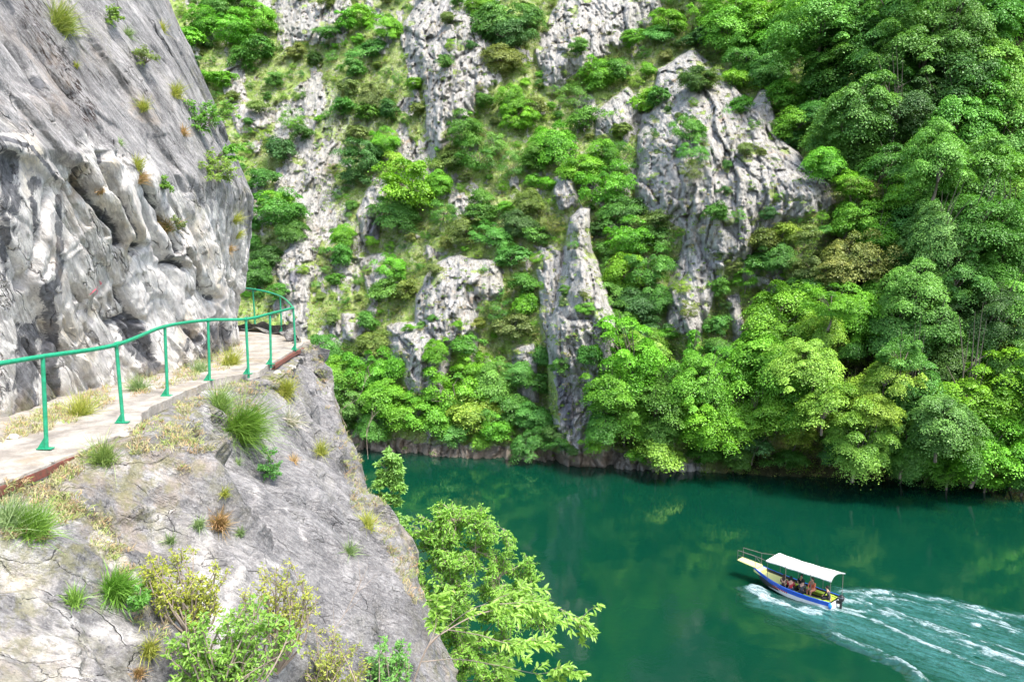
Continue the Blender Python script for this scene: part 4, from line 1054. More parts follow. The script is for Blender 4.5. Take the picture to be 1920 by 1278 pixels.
slab('foredeck', [(3.75, .80), (4.2, .72), (4.8, .56), (5.25, .43)], .52, .80, .04, M_['yellow'])
slab('bow_step', [(5.2, .44), (5.5, .40), (5.74, .34)], 1.0, 1.12, .28, M_['yellow'])
slab('platform', [(5.5, .42), (6.1, .40), (7.05, .34)], 1.17, 1.30, .05, M_['yellow'])
slab('floor', [(.1, .60), (2, .68), (3.72, .62)], .14, .18, .03, M_['dark'])
for sgn in (1, -1):
    m = MB(); m.box((2.0, sgn * .62, .42), (3.0, .34, .05)); m.box((2.0, sgn * .66, .27), (2.9, .04, .26)); m.build('bench', M_['lime'], boat)
m = MB(); m.box((.42, 0, .44), (.36, 1.3, .05)); m.build('stern_seat', M_['lime'], boat)
m = MB(); m.box((3.6, 0, .42), (.3, 1.3, .05)); m.build('front_seat', M_['yellow'], boat)
# canopy on poles
na, nb = 24, 14
P = np.zeros((nb, na, 3))
for j in range(nb):
    for i in range(na):
        u_ = i / (na - 1); v_ = j / (nb - 1) * 2 - 1
        x = -.05 + 4.55 * u_; wdt = .98 - .10 * (1 - abs(u_ * 2 - 1) ** 3) * abs(v_) 
        x += (-.18 * (1 - v_ * v_) if u_ > .5 else .12 * (1 - v_ * v_)) * abs(u_ * 2 - 1) ** 4
        z = 2.10 + .20 * (1 - v_ * v_) - .05 * math.sin(math.pi * u_) + .06 * (u_ - .5) + .012 * math.sin(u_ * 22 + v_ * 3)
        P[j, i] = (x, v_ * wdt, z)
lo = P.copy(); lo[..., 2] -= .012
V = np.concatenate([P.reshape(-1, 3), lo.reshape(-1, 3)]); F = grid_faces(nb, na).tolist(); F += [[a + nb * na for a in f[::-1]] for f in F]
ring = [i for i in range(na)] + [j * na + na - 1 for j in range(1, nb)] + [(nb - 1) * na + i for i in range(na - 2, -1, -1)] + [j * na for j in range(nb - 2, 0, -1)]
# little hanging hem
hem = [(V[r][0], V[r][1] * 1.005, V[r][2] - .07) for r in ring]; n0 = len(V); V = np.concatenate([V, np.array(hem)]); R_ = len(ring)
F += [[ring[i], ring[(i + 1) % R_], n0 + (i + 1) % R_, n0 + i] for i in range(R_)]
flat('canopy', V, F, 'canopy', [M_['canvas']], boat, True) if False else obj('canopy', mesh_from('canopy', V, F, [M_['canvas']], True), boat)
for x, h0 in ((.05, .5), (1.35, .5), (3.1, .6), (4.42, .75)):
    for sgn in (1, -1):
        m = MB(); m.tube([(x, sgn * .86, h0), (x, sgn * .90, 2.12)], .018, 6); m.build('pole', M_['steel'], boat)
for sgn in (1, -1):     # rails on both sides of the boarding platform
    m = MB(); y0 = .36 * sgn
    m.tube([(7.0, y0, 1.30), (7.0, y0, 2.0)], .016, 6); m.tube([(5.6, y0 * 1.15, 1.15), (5.6, y0 * 1.15, 1.98)], .016, 6)
    m.tube([(7.0, y0, 2.0), (5.6, y0 * 1.15, 1.98), (4.45, y0 * 2.2, 2.02)], .018, 6)
    m.tube([(7.0, y0, 1.66), (5.6, y0 * 1.15, 1.60)], .014, 6)
    if sgn > 0: m.tube([(5.6, y0 * 1.15, 1.96), (5.0, y0 * 1.5, 1.55)], .014, 6)
    m.build('rail', M_['steel'], boat)
for sgn in (1,):        # painted name reduced to small worn red strokes as it reads from here
    m = MB()
    for k in range(9):
        x = 3.0 + k * .13; b_ = np.interp(x, bx_, hb) * (np.interp(x, bx_, fl) * .5 + .5); z = np.interp(x, bx_, sh_) * .55
        m.box((x, sgn * (b_ + .025), z), (.06, .012, .10), 0, 0)
    m.build('lettering', M_['red'], boat)
# outboard motor
mo = obj('outboard_motor', None, boat) if False else None
m = MB(); 
V = []; pr = [(0, .10, .11), (.10, .17, .15), (.24, .19, .16), (.36, .16, .14), (.43, .08, .09)]
for z, a, b in pr:
    for k in range(12):
        q = 2 * math.pi * k / 12; cx_ = math.copysign(abs(math.cos(q)) ** .7, math.cos(q)); sx_ = math.copysign(abs(math.sin(q)) ** .7, math.sin(q)); V.append((-.30 + a * cx_, b * sx_, .52 + z))
F = [(i * 12 + k, i * 12 + (k + 1) % 12, (i + 1) * 12 + (k + 1) % 12, (i + 1) * 12 + k) for i in range(4) for k in range(12)] + [tuple(reversed(range(12))), tuple(48 + k for k in range(12))]
m.add(V, F)
motor = m.build('outboard_motor', M_['black'], boat, smooth=True)
m = MB(); m.box((-.28, 0, .20), (.13, .09, .66)); m.box((-.30, 0, -.18), (.26, .2, .02)); m.tube([(-.14, 0, -.34), (-.46, 0, -.34)], [.04, .05], 8); m.box((-.12, 0, .42), (.2, .18, .16)); m.build('motor_leg', M_['black'], motor)
m = MB(); m.tube([(-.12, 0, .66), (.3, .06, .72)], .022, 8); m.build('tiller', M_['black'], motor)
m = MB(); m.box((-.30, 0, .80), (.33, .325, .03)); m.build('cowl_band', M_['grey'], motor)
m = MB(); m.ball((.02, .88, .38), (.13, .11, .2), 0, 12, 9); m.tube([(.02, .9, .56), (.03, .86, .62)], .01, 5); tag(m.build('fender', M_['sky'], boat, True))
m = MB(); m.box((.80, -.05, .31), (.34, .24, .22)); m.box((.80, -.05, .43), (.1, .08, .03)); fo = m.build('fuel_tank', M_['red'])
fo.location = boat.location; fo.rotation_euler = (0, 0, BH); tag(fo, 'small red fuel can on the boat floor just ahead of the driver', 'fuel can')

# ------------------------------------------------------------------ people in the boat
skin_t = NT('skin'); skin_t.bsdf((.52, .30, .20), .55, Subsurface_Weight=0.0); SKIN = skin_t.m
def skin_mesh(name, verts, edges, root, mat, lv=1):
    me = bpy.data.meshes.new(name); me.from_pydata([v[:3] for v in verts], edges, [])
    o = bpy.data.objects.new(name, me); COL.objects.link(o)
    md = o.modifiers.new('s', 'SKIN'); sm = o.modifiers.new('d', 'SUBSURF'); sm.levels = lv; sm.render_levels = lv
    lay = me.skin_vertices[0].data
    for i, v in enumerate(verts):
        r = v[3]; lay[i].radius = (r, v[4] if len(v) > 4 else r); lay[i].use_root = (i == root)
    bpy.context.view_layer.update()
    dg = bpy.context.evaluated_depsgraph_get(); me2 = bpy.data.meshes.new_from_object(o.evaluated_get(dg))
    bpy.data.objects.remove(o); me2.name = name; me2.materials.clear(); me2.materials.append(mat)
    me2.polygons.foreach_set('use_smooth', np.ones(len(me2.polygons), bool))
    return me2
def cloth(name, col): return paint(name, col, .85, .2, scale=9)
def person(loc, face, shirt, trousers, hairc, hair_len, label, arms, lean=0.0, knees=None, sleeves=True):
    """seated figure; loc is the seat point in boat coordinates, face the direction (boat degrees)"""
    e = empty('person', (0, 0, 0))
    M0 = Matrix.Translation(boat.location) @ Matrix.Rotation(BH, 4, 'Z') @ Matrix.Translation(Vector(loc)) @ Matrix.Rotation(math.radians(face), 4, 'Z')
    e.matrix_world = M0
    l = lean
    J = {}; V = []; E = []
    def v(n, p, r, par=None, r2=None):
        J[n] = len(V); V.append((*p, r) if r2 is None else (*p, r, r2))
        if par: E.append((J[par], J[n]))
    v('pel', (0, 0, .09), .13, None, .11); v('sp', (.02 + l * .3, 0, .28), .115, 'pel', .10); v('ch', (.03 + l * .75, 0, .46), .135, 'sp', .10); v('nk', (.05 + l, 0, .60), .052, 'ch'); v('hd1', (.07 + l * 1.1, 0, .69), .075, 'nk'); v('hd2', (.075 + l * 1.15, 0, .79), .092, 'hd1'); v('hd3', (.065 + l * 1.15, 0, .86), .06, 'hd2'); v('nose', (.175 + l * 1.15, 0, .755), .012, 'hd2')
    for s_, nm in ((1, 'l'), (-1, 'r')):
        A_ = arms[0 if s_ > 0 else 1]
        v(nm + 'sh', (.03 + l * .8, s_ * .185, .53), .056, 'ch'); v(nm + 'el', A_[0], .042, nm + 'sh'); v(nm + 'wr', A_[1], .027, nm + 'el')
        w_ = Vector(A_[1]); d = (w_ - Vector(A_[0])).normalized(); side = Vector((-d.y, d.x, 0)) if abs(d.z) < .9 else Vector((0, 1, 0)); side.normalize()
        pm = w_ + d * .06; v(nm + 'pm', pm, .030, nm + 'wr', .016)
        for k, (off, L_) in enumerate(((-.027, .065), (-.009, .075), (.009, .07), (.027, .055))):
            k1 = pm + d * .035 + side * off; v(f'{nm}f{k}', k1, .009, nm + 'pm'); v(f'{nm}g{k}', k1 + d * L_ * .55 + Vector((0, 0, -.012 - .003 * k)), .008, f'{nm}f{k}'); v(f'{nm}h{k}', k1 + d * L_ * .8 + Vector((0, 0, -.035)), .0065, f'{nm}g{k}')
        t1 = w_ + d * .03 - side * .035 * s_; v(nm + 't', t1, .011, nm + 'pm'); v(nm + 'u', t1 + d * .035 - side * .02 * s_, .009, nm + 't')
        kx, ky, kz = (knees or {}).get(nm, (.42, s_ * .13, .10))
        v(nm + 'hp', (.03, s_ * .09, .07), .095, 'pel'); v(nm + 'kn', (kx, ky, kz), .062, nm + 'hp'); v(nm + 'an', (kx + .06, ky, kz - .40 if kz > 0 else kz), .042, nm + 'kn'); v(nm + 'to', (kx + .20, ky, V[-1][2] - .045), .035, nm + 'an')
    body = obj('body', skin_mesh('body', V, E, 0, SKIN), e)
    def sub(names, grow, extra=()):
        idx = {n: i for i, n in enumerate(names)}; VV_ = [(*V[J[n]][:3], *(q + grow for q in V[J[n]][3:])) for n in names]
        EE = [(idx[a], idx[b]) for a in names for b in names if (J[a], J[b]) in E or (J[a], J[b]) in extra]
        return VV_, EE
    names = ['pel', 'sp', 'ch', 'lsh', 'rsh', 'lel', 'rel'] + (['lwr', 'rwr'] if sleeves else [])
    a_, b_ = sub(names, .016); obj('shirt', skin_mesh('shirt', a_, b_, 0, shirt), e)
    a_, b_ = sub(['pel', 'lhp', 'rhp', 'lkn', 'rkn', 'lan', 'ran'], .018); obj('trousers', skin_mesh('trousers', a_, b_, 0, trousers), e)
    m = MB(); hx = .06 + l * 1.15
    m.ball((hx - .025, 0, .815), (.108, .10, .105), 0, 12, 8, .08)
    if hair_len > 0: m.ball((hx - .085, 0, .79 - hair_len * .45), (.07, .105, .09 + hair_len * .5), 0, 10, 8, .10)
    m.build('hair', hairc, e, True)
    for s_ in (1, -1):
        m = MB(); m.ball((.155 + l * 1.15, s_ * .032, .785), .011, 0, 6, 4); m.build('eye', M_['black'], e)
        m = MB(); m.tube([(.02, 0, 0), (.24, 0, -.02)], [.045, .035], 8)
        an = V[J[('l' if s_ > 0 else 'r') + 'an']]; sh = m.build('shoe', M_['black'], e); sh.location = (an[0] - .03, an[1], an[2] - .05)
    tag(e, label, 'person', 'people sitting in the motor boat'); return e
blk = cloth('black_cloth', (.014, .015, .02)); redc = cloth('red_cloth', (.42, .02, .04)); ora = cloth('orange_cloth', (.80, .20, .10)); jean = cloth('denim', (.03, .045, .08)); brown = cloth('dark_brown_hair', (.05, .025, .018)); bhair = cloth('black_hair', (.012, .009, .008)); brc = cloth('brown_cloth', (.06, .03, .025)); salmon = cloth('salmon_cloth', (.62, .25, .15)); gry = cloth('charcoal_cloth', (.05, .052, .06))
rest = [((.16, .24, .30), (.34, .12, .20)), ((.16, -.24, .30), (.34, -.12, .20))]
fwd = [((.22, .22, .36), (.46, .10, .38)), ((.22, -.22, .36), (.46, -.06, .40))]
person((3.42, .52, .45), -85, brc, blk, brown, .34, 'woman with long dark brown hair sitting nearest the bow, back to us', rest, .02)
person((2.88, .56, .45), -70, redc, jean, bhair, .05, 'person in a red top sitting behind the long haired woman', rest, .10)
person((2.62, -.50, .45), 90, blk, blk, bhair, 0, 'person in black with both arms held out under the canopy', fwd, .04, sleeves=False)
person((2.15, .50, .45), -80, gry, blk, bhair, .03, 'person in dark clothes leaning forward beside the orange top', rest, .16)
person((1.85, -.50, .45), 80, ora, salmon, brown, .12, 'person in an orange top and salmon trousers under the canopy', rest, .03)
person((.42, .12, .47), 30, gry, blk, bhair, 0, 'driver in a dark jacket sitting at the stern beside the outboard motor', [((.02, .27, .33), (-.02, .32, .2)), ((.18, -.24, .33), (.34, -.14, .22))], .10)
# ------------------------------------------------------------------ near plants
g6 = np.random.default_rng(99)
def leaves6(C_, Nn, D, L, Wd, fold=.18):
    D = D - (D * Nn).sum(1, keepdims=True) * Nn; D = unit(D); S = np.cross(D, Nn); L = L.reshape(-1, 1); Wd = Wd.reshape(-1, 1)
    b = C_; tp = C_ + D * L - Nn * L * .18
    v = np.stack([b, C_ + D * L * .33 + S * Wd * .5 + Nn * Wd * fold, C_ + D * L * .72 + S * Wd * .34 + Nn * Wd * fold - Nn * L * .06, tp, C_ + D * L * .72 - S * Wd * .34 + Nn * Wd * fold - Nn * L * .06, C_ + D * L * .33 - S * Wd * .5 + Nn * Wd * fold], 1)
    n = len(C_); i = np.arange(n)[:, None] * 6
    return v.reshape(-1, 3), np.concatenate([i + np.array([[0, 1, 2, 3]]), i + np.array([[0, 3, 4, 5]])])
def color(o, c, j=.0):
    o.color = (c[0], c[1], c[2], 1)
def bush(root, tips, col, leaf=.05, wid=.45, per=26, twigs=7, twig=.3, sag=.1, label=None, group=None, name='bush', cat='bush', spread=.35, seed=1, stem=.012, trunk_frac=.0, cluster=False, tlen=None, bark=None, hubs=None):
    """branching plant: stems from the root to each tip, side twigs along the outer half, leaves along the twigs"""
    rnd = random.Random(seed); g = np.random.default_rng(seed); root = Vector(root)
    e = empty(name, root); m = MB(); LC, LD, = [], []
    HB = []
    if hubs:
        hv = sorted([Vector(q) - root for q in hubs], key=lambda q: q.length)
        for i_, q in enumerate(hv):
            par = Vector((0, 0, 0)) if i_ == 0 else min([Vector((0, 0, 0))] + HB, key=lambda a: (a - q).length + a.length * .35)
            cc_ = [Vector(c) for c in catmull([tuple(par), tuple(par.lerp(q, .5) + Vector((rnd.gauss(0, .12), rnd.gauss(0, .12), .08))), tuple(q)], 10)]
            m.tube(cc_, [stem * (1.0 if i_ == 0 else .6) * (1 - .5 * k_ / 9) for k_ in range(10)], 6); HB.append(q)
    for tp in tips:
        tp = Vector(tp) - root; h0 = min(HB, key=lambda a: (a - tp).length) if HB else Vector((0, 0, 0)); tp = tp - h0; L_ = tp.length
        side = Vector((rnd.gauss(0, 1), rnd.gauss(0, 1), abs(rnd.gauss(0, .6)))) * L_ * sag
        cv = [tuple(v) for v in (Vector((0, 0, 0)), tp * .33 + side, tp * .7 + side * .7, tp)]
        C_ = [Vector(c) + h0 for c in catmull(cv, 14)]
        m.tube(C_, [stem * (.28 if HB else 1) * (1 - .85 * i / 13) for i in range(14)], 5)
        for k in range(twigs):
            f_ = rnd.uniform(.35, 1) if k else 1.0; i0 = min(int(f_ * 13), 12); b = C_[i0]; dr = (C_[i0 + 1] - C_[i0]).normalized()
            tl = (tlen or twig * L_) * rnd.uniform(.5, 1.2)
            d = (dr + Vector((rnd.gauss(0, 1), rnd.gauss(0, 1), rnd.gauss(.25, .8))) * spread * 1.6).normalized()
            en = b + d * tl; md_ = b.lerp(en, .5) + Vector((0, 0, tl * .08)); en = en + Vector((0, 0, -tl * .12))
            m.tube([b, md_, en], [stem * .35, stem * .25, stem * .08], 4, cap=False)
            for q in range(per):
                s_ = rnd.random() ** .75; pt = b.lerp(md_, s_ * 2) if s_ < .5 else md_.lerp(en, s_ * 2 - 1)
                LC.append(pt); LD.append(d)
    LC = np.array([tuple(a) for a in LC]); LD = np.array([tuple(a) for a in LD]); n = len(LC)
    S = unit(np.cross(LD, np.array([0, 0, 1.0])) + 1e-6) * np.where(g.random(n) < .5, 1, -1)[:, None]
    dr = unit(LD * .7 + S * .9 + g.normal(size=(n, 3)) * .45 + np.array([0, 0, -.15]))
    nm = unit(np.array([.1, -.35, .9]) + g.normal(size=(n, 3)) * .5)
    Ls = leaf * g.uniform(.55, 1.25, n)
    v, f = leaves6(LC + dr * .01, nm, dr, Ls, Ls * wid)
    tone = np.clip(.5 + .25 * g.normal(size=n), 0, 1)
    lo_ = obj('leaves', mesh_from('leaves', v, f, [NLEAF], False, dict(v=np.repeat(tone, 6))), e); color(lo_, col)
    m.build('branches', bark or TWIG, e, True)
    tag(e, label, cat, group); return e
def blob_tips(px, py, r, Y, n, seed, asp=1.0, dep=1.0, up=0):
    """n tips spread in a rough ball seen at px,py"""
    c = Vector(at(px, py, Y)); R = r * (Y * CT - c.z * ST) / FPX; rd = random.Random(seed); out = []
    while len(out) < n:
        v = Vector((rd.uniform(-1, 1), rd.uniform(-1, 1), rd.uniform(-1, 1)))
        if .25 < v.length < 1: out.append(c + Vector((v.x * R, v.y * R * dep, v.z * R * asp)))
    return out, R
def tuft(px, py, r, col, n=140, label=None, group=None, lean=(0, 0, 1), wid=.006, spread=.55, name='grass_tuft', cat='grass tuft', bv=None, curl=.5, hgt=1.0):
    h, nn = hit(px, py + r * .75, *(bv or (bvh_slope, bvh_path, bvh_wall)))
    if h is None: return
    R = r * 1.75 * (h.y * CT - h.z * ST) / FPX * hgt; g = g6
    up = unit(np.array([nn.x * .6, nn.y * .6, nn.z * .6]) + np.array([0, 0, .9]))
    b = g.normal(size=(n, 3)) * R * .13; b -= (b @ np.array(nn))[:, None] * np.array(nn) 
    d = unit(up + np.array([g.normal() * .25, g.normal() * .15, 0]) + g.normal(size=(n, 3)) * spread); L = R * g.uniform(.22, 1.15, n)[:, None]; s = unit(np.cross(d, g.normal(size=(n, 3)))) * wid
    gr = np.array([0, 0, -1.0]) * L * curl * np.abs(g.normal(size=(n, 1))) * .5
    p0 = b - d * .02; p1 = b + d * L * .5 + gr * .22; p2 = b + d * L + gr
    V = np.stack([p0 - s, p0 + s, p1 + s * .8, p1 - s * .8, p2], 1).reshape(-1, 3); i = np.arange(n) * 5
    F = [(a, a + 1, a + 2, a + 3) for a in i.tolist()] + [(a + 3, a + 2, a + 4) for a in i.tolist()]
    o = obj(name, mesh_from(name, V, F, [GRASS], False, dict(v=np.repeat(g.random(n), 5))), loc=h); color(o, col); tag(o, label, cat, group); return o
GR = (.17, .33, .05); YG = (.36, .42, .08); DRY = (.46, .34, .15); ORG = (.40, .29, .13); PG = (.22, .34, .13); SILV = (.42, .44, .33)
for (px, py, r, c, n, w_, lab) in [
    (448, 768, 58, GR, 1500, .005, 'largest green grass tuft, hanging over the ledge below the railing'),
    (412, 738, 34, (.22, .36, .09), 500, .005, 'pale green grass tuft just left of the largest tuft on the ledge'),
    (536, 715, 26, YG, 500, .005, 'yellow-green grass tuft under the outer corner of the footpath'),
    (432, 664, 26, YG, 600, .005, 'yellow-green grass tuft at the cliff foot before the far bend'),
    (376, 682, 20, PG, 260, .005, 'pale grass tuft at the cliff foot behind the fifth railing post'),
    (262, 712, 26, PG, 350, .005, 'grass tuft at the cliff foot between the third and fourth posts'),
    (150, 752, 34, YG, 450, .004, 'tall thin yellow grass tuft growing at the foot of the stained cliff'),
    (196, 838, 36, (.24, .36, .10), 500, .004, 'wispy green grass tuft under the red steel beam'),
    (60, 962, 44, GR, 800, .004, 'feathery bright green grass tuft at the left edge below the footpath'),
    (15, 950, 40, PG, 500, .004, 'pale grass tuft cut by the left edge below the footpath'),
    (410, 966, 24, ORG, 420, .005, 'rust-orange grass tuft alone on the open grey slab'),
    (372, 975, 15, PG, 200, .004, 'small pale green cushion left of the rust-orange tuft'),
    (451, 992, 11, PG, 140, .004, 'small grey-green cushion right of the rust-orange tuft'),
    (320, 1005, 15, PG, 160, .004, 'small pale tuft on the slab above the yellow-leaved bush'),
    (218, 1082, 38, (.16, .36, .05), 1100, .005, 'dense fresh green broom tuft beside the cream coloured scar'),
    (280, 1200, 26, YG, 300, .004, 'yellow-green tuft in the crack near the bottom left'),
    (258, 1252, 16, ORG, 200, .004, 'brown dry tuft at the bottom of the pale boulder'),
    (142, 1110, 26, GR, 300, .004, 'small green sprig tuft on the pale boulder left of the broom'),
    (420, 915, 14, YG, 130, .004, 'tiny yellow-green tuft high on the slab above the rust-orange one'),
    (446, 860, 12, PG, 100, .004, 'tiny pale tuft on the slab under the largest grass tuft'),
    (551, 855, 14, DRY, 120, .004, 'straw-coloured tuft near the right shoulder of the slab'),
    (603, 830, 22, YG, 220, .004, 'straggly yellow-green tuft near the slab rim'),
    (690, 965, 26, YG, 300, .005, 'ochre-green tuft on the slab rim above the leafy tree'),
    (655, 1020, 20, PG, 200, .005, 'pale tuft on the slab rim beside the leafy tree'),
    (110, 20, 38, (.25, .33, .06), 700, .005, 'large hanging grass tuft at the top left of the cliff'),
    (128, 40, 20, GR, 200, .005, 'green tuft hanging just under the large top-left cliff tuft'),
    (240, 55, 15, PG, 130, .005, 'small tuft on the upper cliff right of the large hanging tuft'),
    (330, 160, 22, YG, 240, .005, 'yellow-green tuft on the upper cliff near its right edge'),
    (270, 190, 16, YG, 180, .005, 'pale yellow tuft in the middle of the upper cliff'),
    (263, 325, 16, ORG, 200, .005, 'brown dry tuft in the middle of the cliff above the broken rock'),
    (258, 298, 18, YG, 160, .005, 'yellow tuft just above the brown dry one mid cliff'),
    (312, 408, 26, (.30, .24, .09), 420, .006, 'brownish hanging tuft in the slanting fissure of the cliff'),
    (188, 352, 12, ORG, 100, .005, 'small rusty tuft on the cliff above the broken rock at left'),
    (430, 462, 12, ORG, 150, .005, 'round rusty tuft low on the right edge of the cliff'),
    (441, 402, 16, YG, 160, .005, 'yellow tuft on the right edge of the cliff'),
    (446, 432, 13, YG, 130, .005, 'small green-yellow tuft between two others at the cliff edge'),
    (344, 240, 15, ORG, 140, .005, 'rusty tuft below the leafy shrubs high on the cliff edge'),
    (143, 118, 9, YG, 80, .005, 'tiny lime tuft beside the dark speckled streak'),
    (305, 45, 14, YG, 110, .005, 'small tuft at the very top right of the cliff'),
    (225, 262, 10, PG, 70, .005, 'tiny pale tuft mid cliff')]:
    tuft(px, py, r, c, n, lab, None, wid=w_ * .8)
# silvery dry plant
tuft(543, 772, 26, SILV, 160, 'silvery dry plant with pale stalks on the slab under the path corner', spread=.8, wid=.006, name='dry_plant', cat='plant')
# leafy shrubs on the cliff face
def wall_shrub(px, py, r, col, n, leaf, lab, seed, rootoff=(0, .6), per=16, name='shrub', bv=None, asp=1.0, wid=.5, cat='shrub', off=.2):
    h, nn = hit(px + rootoff[0] * r, py + rootoff[1] * r, *(bv or (bvh_wall, bvh_slope)))
    if h is None: print('miss', lab); return
    tips, R = blob_tips(px, py, r, h.y - off, n, seed, asp)
    bush(h, tips, col, leaf=leaf, per=per, twigs=6, tlen=R * .55, label=lab, seed=seed, name=name, cat=cat, wid=wid, stem=.010)
wall_shrub(372, 222, 34, (.14, .36, .05), 16, .055, 'bright leafy shrub leaning out high on the right edge of the cliff', 21)
wall_shrub(425, 208, 24, (.20, .42, .07), 10, .05, 'thin leafy spray just right of the bright shrub on the cliff edge', 22, (-1.4, .8))
wall_shrub(405, 312, 36, (.22, .38, .06), 20, .05, 'yellow-green shrub hanging on the right edge of the cliff halfway up', 23)
wall_shrub(440, 288, 22, (.16, .42, .05), 10, .055, 'small bright spray above the hanging yellow-green cliff shrub', 24, (-1.5, .5))
wall_shrub(272, 105, 24, (.22, .32, .10), 10, .04, 'small grey-green shrub on the upper middle of the cliff', 25)
wall_shrub(210, 28, 16, (.20, .36, .06), 8, .04, 'small bright shrub near the top of the cliff beside the hanging tuft', 26)
wall_shrub(335, 420, 18, (.18, .26, .08), 8, .04, 'small green shrub at the lower end of the slanting fissure', 27)
wall_shrub(507, 868, 22, (.10, .30, .06), 14, .035, 'small dark leafy plant growing alone on the grey slab', 28, asp=1.5)
wall_shrub(310, 345, 14, (.16, .34, .05), 6, .045, 'tiny leafy sprig on the bare grey cliff', 29)
# bushes along the bottom
def low_bush(root_px, blobs, col, leaf, lab, seed, Y, per=18, twigs=7, wid=.45, stem=.014, name='bush', tl=.5, sag=.1, hub=False):
    root = Vector(at(root_px[0], root_px[1], Y)); tips = []; hubs = [Vector(at(a[0], a[1] + a[2] * .4, Y)) for a in blobs] if hub else None
    for (px, py, r, n) in blobs:
        tt, R = blob_tips(px, py, r, Y, n, seed + px, 1.0, 1.0); tips += tt
    return bush(root, tips, col, leaf=leaf, per=per, twigs=twigs, tlen=R * tl, label=lab, seed=seed, name=name, cat=name.replace('_', ' '), wid=wid, stem=stem, sag=sag, hubs=hubs)
def ydepth(px, py, d=.35):
    h, _ = hit(px, py, bvh_slope); return (h.y if h else 8) - d
low_bush((365, 1200), [(320, 1075, 58, 26), (355, 1110, 40, 12), (285, 1060, 30, 8), (405, 1090, 30, 7), (400, 1130, 26, 5)], (.33, .40, .05), .032, 'yellow-leaved bush with small leaves in the middle of the lower slab', 41, ydepth(340, 1150), per=11, tl=.7)
low_bush((520, 1262), [(520, 1085, 42, 14), (480, 1120, 34, 8), (560, 1100, 28, 6), (590, 1110, 22, 4), (545, 1140, 34, 8)], (.35, .42, .06), .032, 'airy yellow-green bush with orange tips against the grey slab', 42, ydepth(520, 1200), per=9, tl=.7)
low_bush((420, 1330), [(400, 1195, 62, 24), (470, 1170, 50, 16), (370, 1245, 54, 20), (450, 1250, 52, 18), (530, 1200, 36, 8), (330, 1225, 32, 8)], (.21, .42, .06), .045, 'bright green broad-leaved bush at the bottom of the photo', 43, ydepth(420, 1270, .6), per=10, wid=.42, tl=.85)
low_bush((620, 1330), [(610, 1215, 48, 16), (650, 1250, 40, 12), (575, 1240, 40, 12), (520, 1265, 36, 8)], (.30, .38, .06), .034, 'thin yellowish bush at the bottom beside the bright green bush', 44, ydepth(600, 1270, .5), per=8, tl=.7)
low_bush((730, 1330), [(735, 1215, 36, 10), (745, 1250, 34, 10), (700, 1240, 24, 6)], (.16, .40, .08), .05, 'small fresh green bush at the slab rim at the bottom', 45, ydepth(740, 1275, .4), per=12)
low_bush((250, 1150), [(262, 1120, 22, 5)], (.12, .32, .05), .04, 'small green shoot left of the yellow-leaved bush', 46, ydepth(262, 1140, .2), name='shrub')
# two bare twiggy branches over the slab
def bare(pts, Ys, lab, r=.007, sd=0):
    P3 = [Vector(at(a, b, Y)) for (a, b), Y in zip(pts, Ys)]; rd = random.Random(sd); m = MB(); root = P3[0]; C_ = [Vector(c) - root for c in catmull([tuple(p) for p in P3], 30)]
    m.tube(C_, [r * (1 - .8 * i / 29) for i in range(30)], 5)
    for k in range(7):
        i = rd.randint(8, 27); d = (C_[i + 1] - C_[i]).normalized() + Vector((rd.gauss(0, .5), rd.gauss(0, .3), rd.gauss(.2, .4))); m.tube([C_[i], C_[i] + d * .12, C_[i] + d * .26 + Vector((0, 0, .02))], [r * .5, r * .35, r * .15], 4)
    o = m.build('bare_branch', TWIG, None, True, root); tag(o, lab, 'branch')
bare([(560, 1278), (600, 1215), (640, 1160), (672, 1100), (690, 1060)], [9.5, 9.6, 9.8, 10, 10.2], 'long bare twig rising over the grey slab left of the leafy tree')
bare([(650, 800), (640, 770), (672, 745), (690, 700)], [18.3] * 4, 'forked bare twig standing out past the slab rim', sd=3)
bare([(690, 860), (688, 810), (700, 780), (705, 760)], [17.8] * 4, 'pale leafless twig rising beside the slab rim over the water', sd=4)
# leafy tree below the rim, the slim one above it, and the arching branch in front
YT = 16.5
def big(root, blobs, col, leaf, lab, seed, Y, per, twigs, wid=.4, stem=.03, name='tree', tl=.42, sag=.12):
    e = low_bush(root, blobs, col, leaf, lab, seed, Y, per, twigs, wid, stem, name, tl, sag, True); return e
big((850, 1420), [(830, 1010, 66, 26), (775, 1045, 44, 14), (890, 1010, 50, 18), (850, 965, 24, 8), (935, 1060, 60, 22), (985, 1095, 34, 10), (860, 1090, 76, 34), (800, 1120, 50, 16), (945, 1130, 50, 16), (880, 1190, 76, 30), (840, 1250, 70, 24), (920, 1250, 60, 20), (790, 1200, 40, 8), (905, 970, 20, 5), (1005, 1150, 34, 8)], (.21, .45, .055), .078, 'fresh green leafy tree beyond the slab rim at bottom centre', 61, YT, 13, 12, .38, .020, tl=.70)
big((755, 1110), [(730, 870, 26, 14), (745, 895, 24, 12), (728, 905, 22, 8), (735, 950, 26, 10), (750, 985, 28, 10), (740, 1020, 26, 8), (720, 930, 18, 5)], (.20, .42, .08), .085, 'slim pale-topped tree beside the slab rim against the water', 62, 17.2, 16, 10, .45, .02, tl=.6)
